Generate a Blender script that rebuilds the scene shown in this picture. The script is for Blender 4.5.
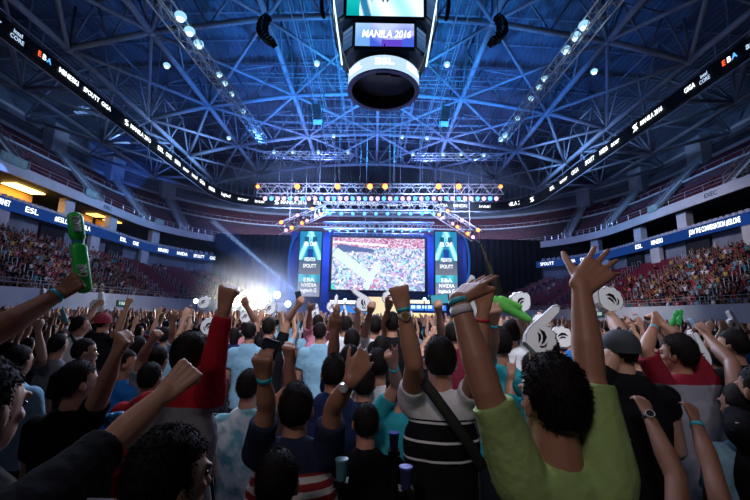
import bpy, bmesh, math, random
import numpy as np
from mathutils import Vector, Matrix, noise

for _o in list(bpy.data.objects):
    bpy.data.objects.remove(_o)
C = bpy.context.scene.collection
sc = bpy.context.scene
rnd = random.Random(7)

# ---------------------------------------------------------------- camera
FPX = 385.0
PITCH = math.radians(10.0)
ROLL = math.radians(1.15)
EYE = Vector((0, 0, 1.95))
cam_d = bpy.data.cameras.new('camera')
cam_d.sensor_width = 36.0
cam_d.lens = 36.0 * FPX / 750.0
cam_d.clip_start = 0.02
cam_d.clip_end = 400
cam = bpy.data.objects.new('camera', cam_d)
C.objects.link(cam)
_fw = Vector((0, math.cos(PITCH), math.sin(PITCH)))
_up0 = Vector((0, -math.sin(PITCH), math.cos(PITCH)))
_r0 = Vector((1, 0, 0))
CAM_R = _r0 * math.cos(ROLL) + _up0 * math.sin(ROLL)
CAM_U = -_r0 * math.sin(ROLL) + _up0 * math.cos(ROLL)
m = Matrix((CAM_R, CAM_U, -_fw)).transposed().to_4x4()
m.translation = EYE
cam.matrix_world = m
sc.camera = cam


def ray(x, y):
    return (CAM_R * (x - 375) + CAM_U * (250 - y) + _fw * FPX)


def at(x, y, Y):
    r = ray(x, y)
    return EYE + r * (Y / r.y)


# ---------------------------------------------------------------- world, exposure, big lights
w = bpy.data.worlds.new('world')
sc.world = w
w.use_nodes = True
w.node_tree.nodes['Background'].inputs[0].default_value = (0.02, 0.06, 0.2, 1)
w.node_tree.nodes['Background'].inputs[1].default_value = 0.03
sc.view_settings.view_transform = 'Standard'
sc.view_settings.look = 'None'
sc.view_settings.gamma = 1
sc.view_settings.exposure = 0.0
sc.view_settings.use_curve_mapping = False
sc.cycles.max_bounces = 5
sc.cycles.diffuse_bounces = 3
sc.cycles.volume_bounces = 0
sc.cycles.use_denoising = True
sc.cycles.sample_clamp_indirect = 4


def light(kind, loc, energy, color, size=1.0, target=None, name='arena_light', spot=None, blend=.5, size_y=None):
    d = bpy.data.lights.new(name, kind)
    d.energy = energy
    d.color = color
    if kind == 'AREA':
        d.size = size
        if size_y:
            d.shape = 'RECTANGLE'
            d.size_y = size_y
    elif kind in ('POINT', 'SPOT'):
        d.shadow_soft_size = size
    if kind == 'SPOT':
        d.spot_size = math.radians(spot or 45)
        d.spot_blend = blend
    o = bpy.data.objects.new(name, d)
    o.location = loc
    if target is not None:
        dr = Vector(target) - Vector(loc)
        o.rotation_euler = dr.to_track_quat('-Z', 'Y').to_euler()
    C.objects.link(o)
    return o


BLUE = (0.05, 0.27, 1.0)
TEAL = (0.03, 0.42, 0.95)
# coloured wash lights thrown up into the roof steel
for (x, y, z, e, c) in [(0, 36, 16, 3000, TEAL), (-9, 40, 14, 2900, BLUE), (9, 40, 14, 2900, BLUE),
                        (-8, 52, 17, 1500, (0.22, 0.32, 1)), (8, 52, 17, 1500, (0.22, 0.32, 1)),
                        (-17, 40, 15, 260, BLUE), (17, 40, 15, 260, BLUE)]:
    light('SPOT', (x, y, z), e * 3.9, c, 0.6, (x * 1.1, y + 3, 40), 'roof_wash', 125, 1.0)
# dim house light on the seating bowl
for (x, y, z, tx, ty, tz, e, c) in [(-16, 40, 21, -36, 44, 5, 2800, (0.75, 0.68, 1.0)), (16, 40, 21, 36, 44, 5, 8200, (0.95, 0.78, 0.85)),
                                    (-16, 62, 21, -36, 66, 10, 4200, (0.3, 0.42, 1)), (16, 62, 21, 36, 66, 10, 4200, (0.35, 0.45, 1))]:
    light('SPOT', (x, y, z), e, c, 1.0, (tx, ty, tz), 'house_light', 80, 1.0)
for sg in (-1, 1):
    light('SPOT', (sg * 12, 44, 20), 9500, (0.35, 0.55, 1), 1.0, (sg * 44, 50, 21), 'upper_wash', 75, 1.0)  # unseen fill spots added to brighten the upper tiers and their walls
    light('SPOT', (sg * 14, 46, 19), 9000, (0.2, 0.45, 1), 1.0, (sg * 48, 58, 26), 'upper_wash', 62, 1.0)
    light('SPOT', (sg * 14, 62, 20), 26000, (0.45, 0.6, 1), 1.0, (sg * 18, 84, 20), 'upper_wash', 110, 1.0)
    light('SPOT', (sg * 5, 37.5, 13), 9000, (0.03, 0.16, 1), .5, (sg * 6, 43, 6), 'stage_blue_wash', 90, 1.0)
    light('SPOT', (sg * 4, 33.2, 12.2), 4800, (.35, .5, 1), .5, (sg * 4, 40, 13), 'truss_fill', 120, .8)  # unseen spots added to brighten the truss metal, no fixture here
    light('SPOT', (sg * 9.0, 31.5, 11.5), 2600, (.5, .5, 1), .5, (sg * 8, 40, 13), 'truss_fill', 110, .8)
    light('SPOT', (sg * 2.5, 37.5, 11.6), 1300, (.15, .35, 1), .5, (sg * 3, 43, 10), 'truss_fill', 120, .8)
    light('SPOT', (sg * 10.5, 46, 23), 700, (.5, .7, 1), .5, (sg * 10.5, 50, 25), 'truss_fill', 90, .8)
    light('SPOT', (sg * 4, 34, 15), 9000 if sg > 0 else 6500, (0.75, 0.82, 1.0), 1.0, (sg * 26, 40, 3), 'barrier_wash', 48, 1.0)  # unseen spot added to brighten the white barrier
# overhead light on the floor crowd, and the wash that spills back off the stage
light('SPOT', (-2.5, 10, 13), 4200, (0.66, 0.74, 1.0), 1.2, (0.4, 4.2, 1.2), 'overhead_wash', 42, 1.0)
light('SPOT', (-3.5, -6, 9), 900, (1.0, 0.86, 0.84), 1.0, (0.9, 2.6, 1.5), 'rear_wash', 24, 1.0)  # unseen fill added behind the camera for the crowd's backs
light('SPOT', (1, -5, 13), 14000, (0.86, 0.9, 1.0), 1.0, (.6, 9.0, 1.5), 'rear_wash', 38, 1.0)
light('AREA', (0, 20.5, 11), 2600, (0.62, 0.72, 1.0), 14, (0, 7, 1.6), 'stage_wash', size_y=2)


# ---------------------------------------------------------------- materials
MATS = {}


def mat(key, color, rough=.7, metal=0.0, spec=None, emit=None, strength=0.0, noise_amt=0.0, noise_scale=8.0, bump=0.0, bump_scale=60.0):
    if key in MATS:
        return MATS[key]
    mt = bpy.data.materials.new(key)
    mt.use_nodes = True
    nt = mt.node_tree
    b = nt.nodes['Principled BSDF']
    b.inputs['Base Color'].default_value = (*color, 1)
    b.inputs['Roughness'].default_value = rough
    b.inputs['Metallic'].default_value = metal
    if spec is not None:
        b.inputs['Specular IOR Level'].default_value = spec
    if emit:
        b.inputs['Emission Color'].default_value = (*emit, 1)
        b.inputs['Emission Strength'].default_value = strength
    if noise_amt or bump:
        tc = nt.nodes.new('ShaderNodeTexCoord')
        n = nt.nodes.new('ShaderNodeTexNoise')
        n.inputs['Scale'].default_value = noise_scale
        n.inputs['Detail'].default_value = 4
        nt.links.new(tc.outputs['Object'], n.inputs['Vector'])
        if noise_amt:
            r = nt.nodes.new('ShaderNodeMapRange')
            r.inputs['From Min'].default_value = .3
            r.inputs['From Max'].default_value = .7
            r.inputs['To Min'].default_value = 1 - noise_amt
            r.inputs['To Max'].default_value = 1 + noise_amt
            nt.links.new(n.outputs['Fac'], r.inputs['Value'])
            hs = nt.nodes.new('ShaderNodeHueSaturation')
            hs.inputs['Color'].default_value = (*color, 1)
            nt.links.new(r.outputs[0], hs.inputs['Value'])
            nt.links.new(hs.outputs[0], b.inputs['Base Color'])
        if bump:
            n2 = nt.nodes.new('ShaderNodeTexNoise')
            n2.inputs['Scale'].default_value = bump_scale
            nt.links.new(tc.outputs['Object'], n2.inputs['Vector'])
            bp = nt.nodes.new('ShaderNodeBump')
            bp.inputs['Strength'].default_value = bump
            bp.inputs['Distance'].default_value = 0.02
            nt.links.new(n2.outputs['Fac'], bp.inputs['Height'])
            nt.links.new(bp.outputs[0], b.inputs['Normal'])
    MATS[key] = mt
    return mt


def emis(key, color, strength):
    if key in MATS:
        return MATS[key]
    mt = bpy.data.materials.new(key)
    mt.use_nodes = True
    nt = mt.node_tree
    nt.nodes.clear()
    e = nt.nodes.new('ShaderNodeEmission')
    e.inputs[0].default_value = (*color, 1)
    e.inputs[1].default_value = strength
    o = nt.nodes.new('ShaderNodeOutputMaterial')
    nt.links.new(e.outputs[0], o.inputs[0])
    mt.cycles.emission_sampling = 'AUTO' if key.startswith(('suite_lamp', 'ring_glow')) else 'NONE'
    MATS[key] = mt
    return mt


def emis_attr(key, strength):
    mt = emis(key, (1, 1, 1), strength)
    nt = mt.node_tree
    a = nt.nodes.new('ShaderNodeVertexColor')
    a.layer_name = 'Col'
    nt.links.new(a.outputs[0], nt.nodes['Emission'].inputs[0])
    return mt


M = {
    'concrete': mat('concrete', (0.30, 0.32, 0.36), .8, noise_amt=.25, noise_scale=.6, bump=.2, bump_scale=6),
    'fascia': mat('fascia', (0.68, 0.70, 0.75), .6, noise_amt=.1, noise_scale=.4),
    'barrier': mat('barrier_white', (0.84, 0.85, 0.88), .5, noise_amt=.08, noise_scale=.5),
    'wall': mat('wall_grey', (0.22, 0.25, 0.31), .8, noise_amt=.2, noise_scale=.5),
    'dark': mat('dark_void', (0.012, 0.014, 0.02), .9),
    'floor': mat('floor_dark', (0.03, 0.03, 0.035), .5, noise_amt=.3, noise_scale=2),
    'terrace': mat('terrace', (0.10, 0.05, 0.065), .8, noise_amt=.2, noise_scale=1),
    'seat': mat('seat_maroon', (0.20, 0.018, 0.04), .5),
    'steel': mat('roof_steel', (0.40, 0.47, 0.58), .45, noise_amt=.1, noise_scale=1),
    'deck': mat('roof_deck', (0.16, 0.20, 0.27), .55, noise_amt=.15, noise_scale=.4),
    'alu': mat('aluminium', (0.75, 0.77, 0.8), .3, .6),
    'black': mat('black_paint', (0.008, 0.008, 0.010), .5, spec=.15),
    'blackcloth': mat('black_cloth', (0.004, 0.0045, 0.008), 1.0, spec=.05, noise_amt=.3, noise_scale=1.5),
    'white': mat('white_paint', (0.75, 0.76, 0.8), .5),
    'letter': emis('lit_letters', (0.85, 0.93, 1.0), 2.2),
    'letterdim': emis('lit_letters_dim', (0.55, 0.75, 1.0), 1.0),
    'ledblue': emis('led_blue', (0.01, 0.045, 0.22), 0.9),
    'redled': emis('led_red', (1.0, 0.12, 0.04), 1.6),
    'blueled': emis('led_cyan', (0.1, 0.45, 1.0), 1.6),
}


# ---------------------------------------------------------------- mesh helpers
def tag(o, label=None, cat=None, group=None, kind=None):
    if label:
        o['label'] = label
    if cat:
        o['category'] = cat
    if group:
        o['group'] = group
    if kind:
        o['kind'] = kind
    return o


def empty(name, loc=(0, 0, 0), rz=0):
    o = bpy.data.objects.new(name, None)
    o.location = loc
    o.rotation_euler = (0, 0, rz)
    o.empty_display_size = .2
    C.objects.link(o)
    return o


def frame(d, hint=Vector((0, 0, 1))):
    d = d.normalized()
    a = hint - d * hint.dot(d)
    if a.length < 1e-3:
        hint = Vector((0, 1, 0)) if abs(d.z) > .9 else Vector((0, 0, 1))
        a = hint - d * hint.dot(d)
    a.normalize()
    return a, d.cross(a).normalized()


class MB:
    def __init__(s):
        s.v = []
        s.f = []
        s.mi = []
        s.cur = 0

    def add(s, vs, fs, mi=None):
        b = len(s.v)
        s.v.extend([tuple(v) for v in vs])
        s.f.extend([tuple(i + b for i in f) for f in fs])
        s.mi.extend([s.cur if mi is None else mi] * len(fs))
        return s

    def box(s, c, sz, rz=0, R=None, mi=None):
        x, y, z = sz[0] / 2, sz[1] / 2, sz[2] / 2
        vs = [Vector(p) for p in [(-x, -y, -z), (x, -y, -z), (x, y, -z), (-x, y, -z), (-x, -y, z), (x, -y, z), (x, y, z), (-x, y, z)]]
        if rz:
            R = Matrix.Rotation(rz, 3, 'Z')
        if R is not None:
            vs = [R @ p for p in vs]
        c = Vector(c)
        return s.add([p + c for p in vs], [(0, 3, 2, 1), (4, 5, 6, 7), (0, 1, 5, 4), (1, 2, 6, 5), (2, 3, 7, 6), (3, 0, 4, 7)], mi)

    def bar(s, p0, p1, r, n=6, r1=None, mi=None):
        p0 = Vector(p0)
        p1 = Vector(p1)
        r1 = r if r1 is None else r1
        a, b = frame(p1 - p0)
        vs = []
        for p, rr in ((p0, r), (p1, r1)):
            for k in range(n):
                t = 2 * math.pi * k / n
                vs.append(p + (a * math.cos(t) + b * math.sin(t)) * rr)
        fs = [(k, (k + 1) % n, n + (k + 1) % n, n + k) for k in range(n)]
        fs += [tuple(range(n - 1, -1, -1)), tuple(range(n, 2 * n))]
        return s.add(vs, fs, mi)

    def tube(s, pts, r, n=6, mi=None):
        for a, b in zip(pts[:-1], pts[1:]):
            s.bar(a, b, r, n, mi=mi)
        return s

    def ecap(s, p0, p1, r0, r1, side=None, flat=1.0, n=12, cap0=True, cap1=True, flat1=None, mi=None):
        """tapered limb with elliptical section; wide axis 'side', narrow = r*flat"""
        p0 = Vector(p0)
        p1 = Vector(p1)
        d = p1 - p0
        L = d.length
        d = d / L if L > 1e-6 else Vector((0, 0, 1))
        a, b = frame(d, side if side is not None else Vector((1, 0, 0)))
        flat1 = flat if flat1 is None else flat1
        rings = []
        if cap0:
            for k in (0, 1, 2):
                t = math.pi / 2 * (k + .35) / 3.35
                rings.append((p0 - d * r0 * math.cos(t) * min(1, flat + .2), r0 * math.sin(t), flat))
        rings.append((p0, r0, flat))
        rings.append((p0.lerp(p1, .5), (r0 + r1) / 2, (flat + flat1) / 2))
        rings.append((p1, r1, flat1))
        if cap1:
            for k in (2, 1, 0):
                t = math.pi / 2 * (k + .35) / 3.35
                rings.append((p1 + d * r1 * math.cos(t) * min(1, flat1 + .2), r1 * math.sin(t), flat1))
        vs = []
        for c, r, fl in rings:
            for k in range(n):
                t = 2 * math.pi * k / n
                vs.append(c + a * (math.cos(t) * r) + b * (math.sin(t) * r * fl))
        fs = []
        for i in range(len(rings) - 1):
            for k in range(n):
                k2 = (k + 1) % n
                fs.append((i * n + k, i * n + k2, (i + 1) * n + k2, (i + 1) * n + k))
        fs.append(tuple(range(n - 1, -1, -1)))
        e = (len(rings) - 1) * n
        fs.append(tuple(range(e, e + n)))
        return s.add(vs, fs, mi)

    def ell(s, c, rad, R=None, n=14, m_=9, mi=None):
        c = Vector(c)
        vs = []
        for i in range(1, m_):
            ph = math.pi * i / m_
            for k in range(n):
                t = 2 * math.pi * k / n
                p = Vector((rad[0] * math.sin(ph) * math.cos(t), rad[1] * math.sin(ph) * math.sin(t), rad[2] * math.cos(ph)))
                vs.append(c + (R @ p if R is not None else p))
        top = Vector((0, 0, rad[2]))
        vs.append(c + (R @ top if R is not None else top))
        vs.append(c - (R @ top if R is not None else top))
        T, B = len(vs) - 2, len(vs) - 1
        fs = []
        for i in range(m_ - 2):
            for k in range(n):
                k2 = (k + 1) % n
                fs.append((i * n + k, (i + 1) * n + k, (i + 1) * n + k2, i * n + k2))
        for k in range(n):
            k2 = (k + 1) % n
            fs.append((T, k, k2))
            fs.append((B, (m_ - 2) * n + k2, (m_ - 2) * n + k))
        return s.add(vs, fs, mi)

    def prism(s, pts, thick, O=Vector((0, 0, 0)), X=Vector((1, 0, 0)), Yv=Vector((0, 0, 1)), mi=None):
        N = X.cross(Yv).normalized()
        n = len(pts)
        f = [O + X * p[0] + Yv * p[1] + N * (thick / 2) for p in pts]
        b = [O + X * p[0] + Yv * p[1] - N * (thick / 2) for p in pts]
        fs = [tuple(range(n)), tuple(range(2 * n - 1, n - 1, -1))]
        for k in range(n):
            k2 = (k + 1) % n
            fs.append((k, n + k, n + k2, k2))
        return s.add(f + b, fs, mi)

    def mesh(s, name, mats):
        me = bpy.data.meshes.new(name)
        me.from_pydata(s.v, [], s.f)
        if not isinstance(mats, (list, tuple)):
            mats = [mats]
        for mm in mats:
            if mm is not None:
                me.materials.append(mm)
        if len(mats) > 1:
            me.polygons.foreach_set('material_index', s.mi)
        me.update()
        return me

    def build(s, name, mats, parent=None, smooth=False, loc=None):
        me = s.mesh(name, mats)
        if smooth:
            me.polygons.foreach_set('use_smooth', [True] * len(me.polygons))
        o = bpy.data.objects.new(name, me)
        C.objects.link(o)
        if parent is not None:
            o.parent = parent
        if loc is not None:
            o.location = loc
        return o


def struct(mb, name, mats, smooth=False):
    o = mb.build(name, mats, smooth=smooth)
    o['kind'] = 'structure'
    return o


def copy_tree(o, parent=None):
    c = o.copy()
    C.objects.link(c)
    c.parent = parent
    for ch in o.children:
        copy_tree(ch, c)
    return c


def local(mb, loc):
    L = Vector(loc)
    mb.v = [tuple(Vector(p) - L) for p in mb.v]
    return mb


def text(body, h, pos, n, mt, parent=None, name='lettering', width=None, depth=0.01, upv=Vector((0, 0, 1)), bold=0.008, shear=0.0):
    """raised lettering centred on pos, facing n"""
    cu = bpy.data.curves.new('t', 'FONT')
    cu.body = body
    cu.size = 1.0
    cu.align_x = 'CENTER'
    cu.align_y = 'CENTER'
    cu.extrude = depth
    cu.offset = bold
    cu.shear = shear
    cu.resolution_u = 3
    to = bpy.data.objects.new('t', cu)
    C.objects.link(to)
    dg = bpy.context.evaluated_depsgraph_get()
    me = bpy.data.meshes.new_from_object(to.evaluated_get(dg))
    bpy.data.objects.remove(to)
    bpy.data.curves.remove(cu)
    n = Vector(n).normalized()
    u = (upv - n * upv.dot(n)).normalized()
    r = u.cross(n)
    co = np.array([v.co[:] for v in me.vertices])
    sx = h / 0.72
    if width:
        sx = width / max(1e-4, np.ptp(co[:, 0]))
    Mx = Matrix((r * sx, u * (h / 0.72), n)).transposed().to_4x4()
    me.transform(Mx)
    me.materials.clear()
    me.materials.append(mt)
    o = bpy.data.objects.new(name, me)
    C.objects.link(o)
    o.location = pos
    if parent is not None:
        o.parent = parent
        o.location = Vector(pos) - parent.location
    return o

# ---------------------------------------------------------------- plan curves of the bowl
def pt(W, Yb, r, u, sg, Ye=-8.0):
    """u 0..1 back straight, 1..2 corner, 2..3 side; sg = side. -> point, inward normal"""
    if u <= 1:
        return Vector((sg * (W - r) * u, Yb, 0)), Vector((0, -1, 0))
    if u <= 2:
        a = math.pi / 2 * (u - 1)
        c = Vector((sg * (W - r), Yb - r, 0))
        d = Vector((sg * math.sin(a), math.cos(a), 0))
        return c + d * r, -d
    t = u - 2
    y0 = Yb - r
    return Vector((sg * W, y0 + (Ye - y0) * t, 0)), Vector((-sg, 0, 0))


def fam(W):
    return W, W + 40.0, (W - 26.0) + 8.0


def fpt(W, u, sg, Ye=-8.0):
    return pt(*fam(W), u, sg, Ye)


def us(n0, n1, n2, a=0.0, b=3.0):
    L = [i / n0 for i in range(n0)] + [1 + i / n1 for i in range(n1)] + [2 + i / n2 for i in range(n2 + 1)]
    L = [u for u in L if a <= u <= b]
    if L[0] > a:
        L.insert(0, a)
    if L[-1] < b:
        L.append(b)
    return L


def sweep(mb, prof, sg, U, Ye=-8.0, closed=False, fn=fpt):
    n = len(prof)
    vs = []
    for u in U:
        for (W, z) in prof:
            p, _ = fn(W, u, sg, Ye)
            vs.append((p.x, p.y, z(u) if callable(z) else z))
    fs = []
    for i in range(len(U) - 1):
        for k in range(n if closed else n - 1):
            k2 = (k + 1) % n
            q = (i * n + k, i * n + k2, (i + 1) * n + k2, (i + 1) * n + k)
            fs.append(q if sg < 0 else q[::-1])
    if closed:
        fs.append(tuple(range(n)))
        fs.append(tuple(range((len(U) - 1) * n, len(U) * n))[::-1])
    mb.add(vs, fs)


def u_at_y(W, y, Ye=-8.0):
    _, Yb, r = fam(W)
    if y <= Yb - r:
        return 2 + (Yb - r - y) / (Yb - r - Ye)
    return 1 + math.acos(max(0, min(1, (y - (Yb - r)) / r))) / (math.pi / 2)


SIDES = ((-1, 'left'), (1, 'right'))
# floor slab
fb = MB()
fb.box((0, 40, -0.15), (130, 130, .3))
struct(fb, 'floor', M['floor'])

# lower bowl
LOW_W = [27.0 + i * 0.78 for i in range(14)]
LOW_Z = [2.35 + i * 0.56 for i in range(14)]
UL = us(2, 14, 12, .75, 3)
for sg, sn in SIDES:
    # floor-level wall under the terraces
    b = MB()
    sweep(b, [(26.7, 0), (26.7, 2.1)], sg, UL)
    struct(b, 'wall_floor_' + sn, M['dark'])
    b = MB()
    prof = [(26.2, 2.1)]
    for i in range(14):
        prof += [(LOW_W[i], LOW_Z[i] - .25), (LOW_W[i], LOW_Z[i])]
        prof += [(LOW_W[i] + .78, LOW_Z[i])]
    prof += [(37.9, LOW_Z[-1])]
    sweep(b, prof, sg, UL)
    struct(b, 'floor_terrace_' + sn, M['terrace'])
    # white barrier around the floor
    b = MB()
    top = (lambda u, s=sg: 3.38 + ((0.85 if s < 0 else 0.3) * max(0, min(1, (2.75 - u) / .9))))
    sweep(b, [(26.0, 2.08), (26.0, top), (26.16, top), (26.16, 2.08)], sg, UL, closed=True)
    struct(b, 'trim_barrier_' + sn, M['barrier'])
    # barrier rail
    b = MB()
    for zz in (.35, .62):
        P = [fpt(26.1, u, sg)[0] + Vector((0, 0, top(u) + zz)) for u in UL]
        b.tube(P, .025, 5)
    for i in range(60):
        u = 1.2 + 1.8 * i / 59
        p = fpt(26.1, u, sg)[0]
        b.bar(p + Vector((0, 0, top(u))), p + Vector((0, 0, top(u) + .62)), .02, 4)
    struct(b, 'trim_barrier_rail_' + sn, M['alu'])
    # wall behind the lower bowl with dark vomitory openings
    b = MB()
    sweep(b, [(37.9, LOW_Z[-1]), (37.9, 12.0), (36.9, 12.0)], sg, UL)
    struct(b, 'wall_bowl_' + sn, M['wall'])
    # suite level slab, rear wall and ceiling
    b = MB()
    sweep(b, [(36.9, 12.0), (44, 12.0)], sg, UL)
    struct(b, 'floor_suite_' + sn, M['concrete'])
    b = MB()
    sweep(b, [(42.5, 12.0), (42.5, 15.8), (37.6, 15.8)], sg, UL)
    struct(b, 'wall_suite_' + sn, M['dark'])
    # upper parapet
    b = MB()
    UU = us(5, 14, 12, 0, 3)
    sweep(b, [(37.6, 15.75), (37.4, 15.75), (37.4, 16.9), (37.65, 16.9), (37.65, 16.3), (38.4, 16.3)], sg, UU)
    struct(b, 'trim_parapet_' + sn, M['fascia'])
    # upper terraces
    b = MB()
    prof = [(38.4, 16.3)]
    for i in range(5):
        prof += [(38.9 + i * .78, 16.3 + i * .78), (38.9 + i * .78, 17.08 + i * .78)]
    prof += [(43.0, 20.2), (43.0, 21.5)]
    for i in range(5):
        prof += [(43.3 + i * .78, 21.0 + i * .72), (43.3 + i * .78, 21.72 + i * .72)]
    prof += [(47.2, 24.6), (47.2, 25.2)]
    sweep(b, prof, sg, UU)
    struct(b, 'floor_upper_terrace_' + sn, M['terrace'])
    b = MB()
    sweep(b, [(42.7, 21.35), (42.7, 21.6), (42.95, 21.6), (42.95, 21.35)], sg, UU, closed=True)
    struct(b, 'trim_cross_aisle_' + sn, M['fascia'])
    b = MB()
    sweep(b, [(47.2, 24.9), (47.2, 26.6), (47.5, 26.6), (47.5, 26.9), (47.2, 26.9), (47.2, 28.3), (48.2, 28.3), (48.2, 33)], sg, UU)
    struct(b, 'wall_upper_' + sn, M['wall'])
    b = MB()
    sweep(b, [(47.0, 25.0), (47.0, 25.5), (47.3, 25.5)], sg, UU)
    sweep(b, [(47.1, 27.6), (47.1, 28.0), (47.3, 28.0)], sg, UU)
    struct(b, 'trim_upper_band_' + sn, M['fascia'])
    # railings on the parapet
    b = MB()
    P = [fpt(37.5, u, sg)[0] + Vector((0, 0, 17.75)) for u in UU]
    b.tube(P, .035, 5)
    P = [fpt(37.5, u, sg)[0] + Vector((0, 0, 17.35)) for u in UU]
    b.tube(P, .02, 4)
    for i in range(76):
        u = 3.0 * i / 75
        p = fpt(37.5, u, sg)[0]
        b.bar(p + Vector((0, 0, 16.8)), p + Vector((0, 0, 17.75)), .04, 4)
    P = [fpt(42.8, u, sg)[0] + Vector((0, 0, 22.3)) for u in UU]
    b.tube(P, .03, 5)
    for i in range(76):
        u = 3.0 * i / 75
        p = fpt(42.8, u, sg)[0]
        b.bar(p + Vector((0, 0, 21.5)), p + Vector((0, 0, 22.3)), .03, 4)
    struct(b, 'trim_railing_' + sn, M['alu'])

# back wall of the building and end of the bowl
b = MB()
b.box((0, 96, 16), (130, .4, 34))
b.box((-58, 40, 16), (.4, 112, 34))
b.box((58, 40, 16), (.4, 112, 34))
b.box((0, -16, 16), (130, .4, 34))
struct(b, 'wall_outer', M['dark'])

# columns, grey stair blocks, stair flights with rails
nc = 0
for sg, sn in SIDES:
    for y in (14, 22, 29.5, 36.5, 46.8, 55.0, 64.5):
        u = u_at_y(39, y)
        p, n = fpt(38.8, u, sg)
        b = MB()
        b.box((p.x, p.y, 13.9), (.9, 1.5, 3.9), rz=math.atan2(n.y, n.x))
        struct(b, 'trim_column', M['fascia'])
    for y in (26, 40, 52, 64, 74):
        u = u_at_y(47, y)
        p, n = fpt(46.3, u, sg)
        rz = math.atan2(n.y, n.x)
        t = Vector((-n.y, n.x, 0))
        b = MB()
        b.box((p.x, p.y, 26.3), (1.6, 2.6, 4.2), rz=rz)
        # sloped cheek walls and steps down to the parapet
        p2, _ = fpt(38.6, u, sg)
        for s2 in (-.75, .75):
            a = p + t * s2 + Vector((0, 0, 25.4))
            c = p2 + t * s2 + Vector((0, 0, 17.6))
            b.prism([(0, 0), (0, -.45), ((c - a).dot(n), c.z - a.z - .45), ((c - a).dot(n), c.z - a.z)], .16, a, n, Vector((0, 0, 1)))
        for k in range(22):
            q = p.lerp(p2, k / 21.0)
            b.box((q.x, q.y, 25.0 - 8.2 * k / 21), (.4, 1.4, .2), rz=rz)
        struct(b, 'trim_stair_block', M['fascia'])
        b = MB()
        for s2 in (-.75, .75):
            a = p + t * s2 + Vector((0, 0, 25.4))
            c = p2 + t * s2 + Vector((0, 0, 17.6))
            for hh in (.35, .75):
                b.bar(a + Vector((0, 0, hh)), c + Vector((0, 0, hh)), .035, 5)
            for k in range(9):
                q = a.lerp(c, k / 8)
                b.bar(q, q + Vector((0, 0, .75)), .03, 4)
        struct(b, 'trim_stair_rail', M['alu'])
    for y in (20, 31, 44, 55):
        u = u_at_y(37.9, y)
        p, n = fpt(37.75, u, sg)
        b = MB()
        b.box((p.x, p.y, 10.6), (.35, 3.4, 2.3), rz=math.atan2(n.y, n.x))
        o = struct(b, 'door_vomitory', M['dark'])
    for y in (25.5, 37, 50, 61):
        u = u_at_y(37.9, y)
        p, n = fpt(37.2, u, sg)
        b = MB()
        b.box((p.x, p.y, 10.9), (.5, 1.6, 2.2), rz=math.atan2(n.y, n.x))
        struct(b, 'trim_pier', M['fascia'])
    # aisle rails on the lower bowl
    for y in (33, 45, 54, 62, 69):
        for dy in (-.6, .6):
            b = MB()
            pr = None
            for i in range(0, 14):
                u = u_at_y(LOW_W[i], y + dy)
                p, n = fpt(LOW_W[i] + .2, u, sg)
                p = p + Vector((0, 0, LOW_Z[i]))
                q = p + n * .45 + Vector((0, 0, 0))
                b.tube([p, p + Vector((0, 0, .85)), q + Vector((0, 0, .85)), q + Vector((0, 0, 0.0))], .03, 5)
            struct(b, 'trim_aisle_rail', M['alu'])

# warm lit suites on the left side
for (y, wd, e) in ((42.0, 5.4, 1.0), (35, 5, 1.0), (53.5, 2.6, .35), (57.0, 3.0, .3)):
    u = u_at_y(41, y)
    p, n = fpt(41.2, u, -1)
    b = MB()
    b.box((p.x - .2, p.y, 13.9), (.1, wd, 3.4), rz=math.atan2(n.y, n.x))
    struct(b, 'window_suite', mat('suite_wall', (.8, .45, .12), .8))
    b = MB()
    b.box((p.x + 1.2, p.y, 15.6), (1.6, wd * .7, .12))
    lt = b.build('ceiling_light', emis('suite_lamp%.2f' % e, (1.0, .55, .12), 10 * e))
    tag(lt, 'warm amber ceiling light panel inside a suite, %s' % {42.0: 'nearest the left edge', 35: 'off past the left edge', 53.5: 'behind the green stick', 57.0: 'right of the green stick'}[y], 'light')
b = MB()
b.box((-38.6, 36.4, 14.2), (.15, .5, .5))
b.box((-38.6, 27.4, 14.4), (.15, .7, .5))
b.build('suite_screen', emis('suite_screen', (.6, .8, 1), 3))
tag(bpy.data.objects['suite_screen'], 'small glowing television inside the left suites', 'screen')

# ---------------------------------------------------------------- roof
def zb(x, y):
    dy = -0.010 * max(0, y - 42) ** 1.6 - (.02 * max(0, 24 - y))
    return 28.4 - 0.0054 * x * x + dy * .55


def zdeck(x, y):
    return 33.2 - 0.0013 * x * x - 0.0022 * max(0, y - 50) ** 2


b = MB()
xs = np.arange(-57.6, 57.7, 0.15)
ys = [-14, 0, 12, 22, 30, 38, 46, 54, 62, 70, 80, 96]
vs = []
for y in ys:
    for i, x in enumerate(xs):
        prof = (0, 0, .26, .26)[i % 4]
        vs.append((x, y, zdeck(x, y) + prof))
nx = len(xs)
fs = []
for j in range(len(ys) - 1):
    for i in range(nx - 1):
        fs.append((j * nx + i, (j + 1) * nx + i, (j + 1) * nx + i + 1, j * nx + i + 1))
b.add(vs, fs)
struct(b, 'ceiling', M['deck'])

GX = [-27, -20, -10, 0, 10, 20, 27]
GY = [6, 18, 30, 42, 52, 62]


def node(x, y):
    return Vector((x, y, zb(x, y)))


def top_node(x, y):
    return Vector((x, y, min(zdeck(x, y) - .35, zb(x, y) + 4.2)))


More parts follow.
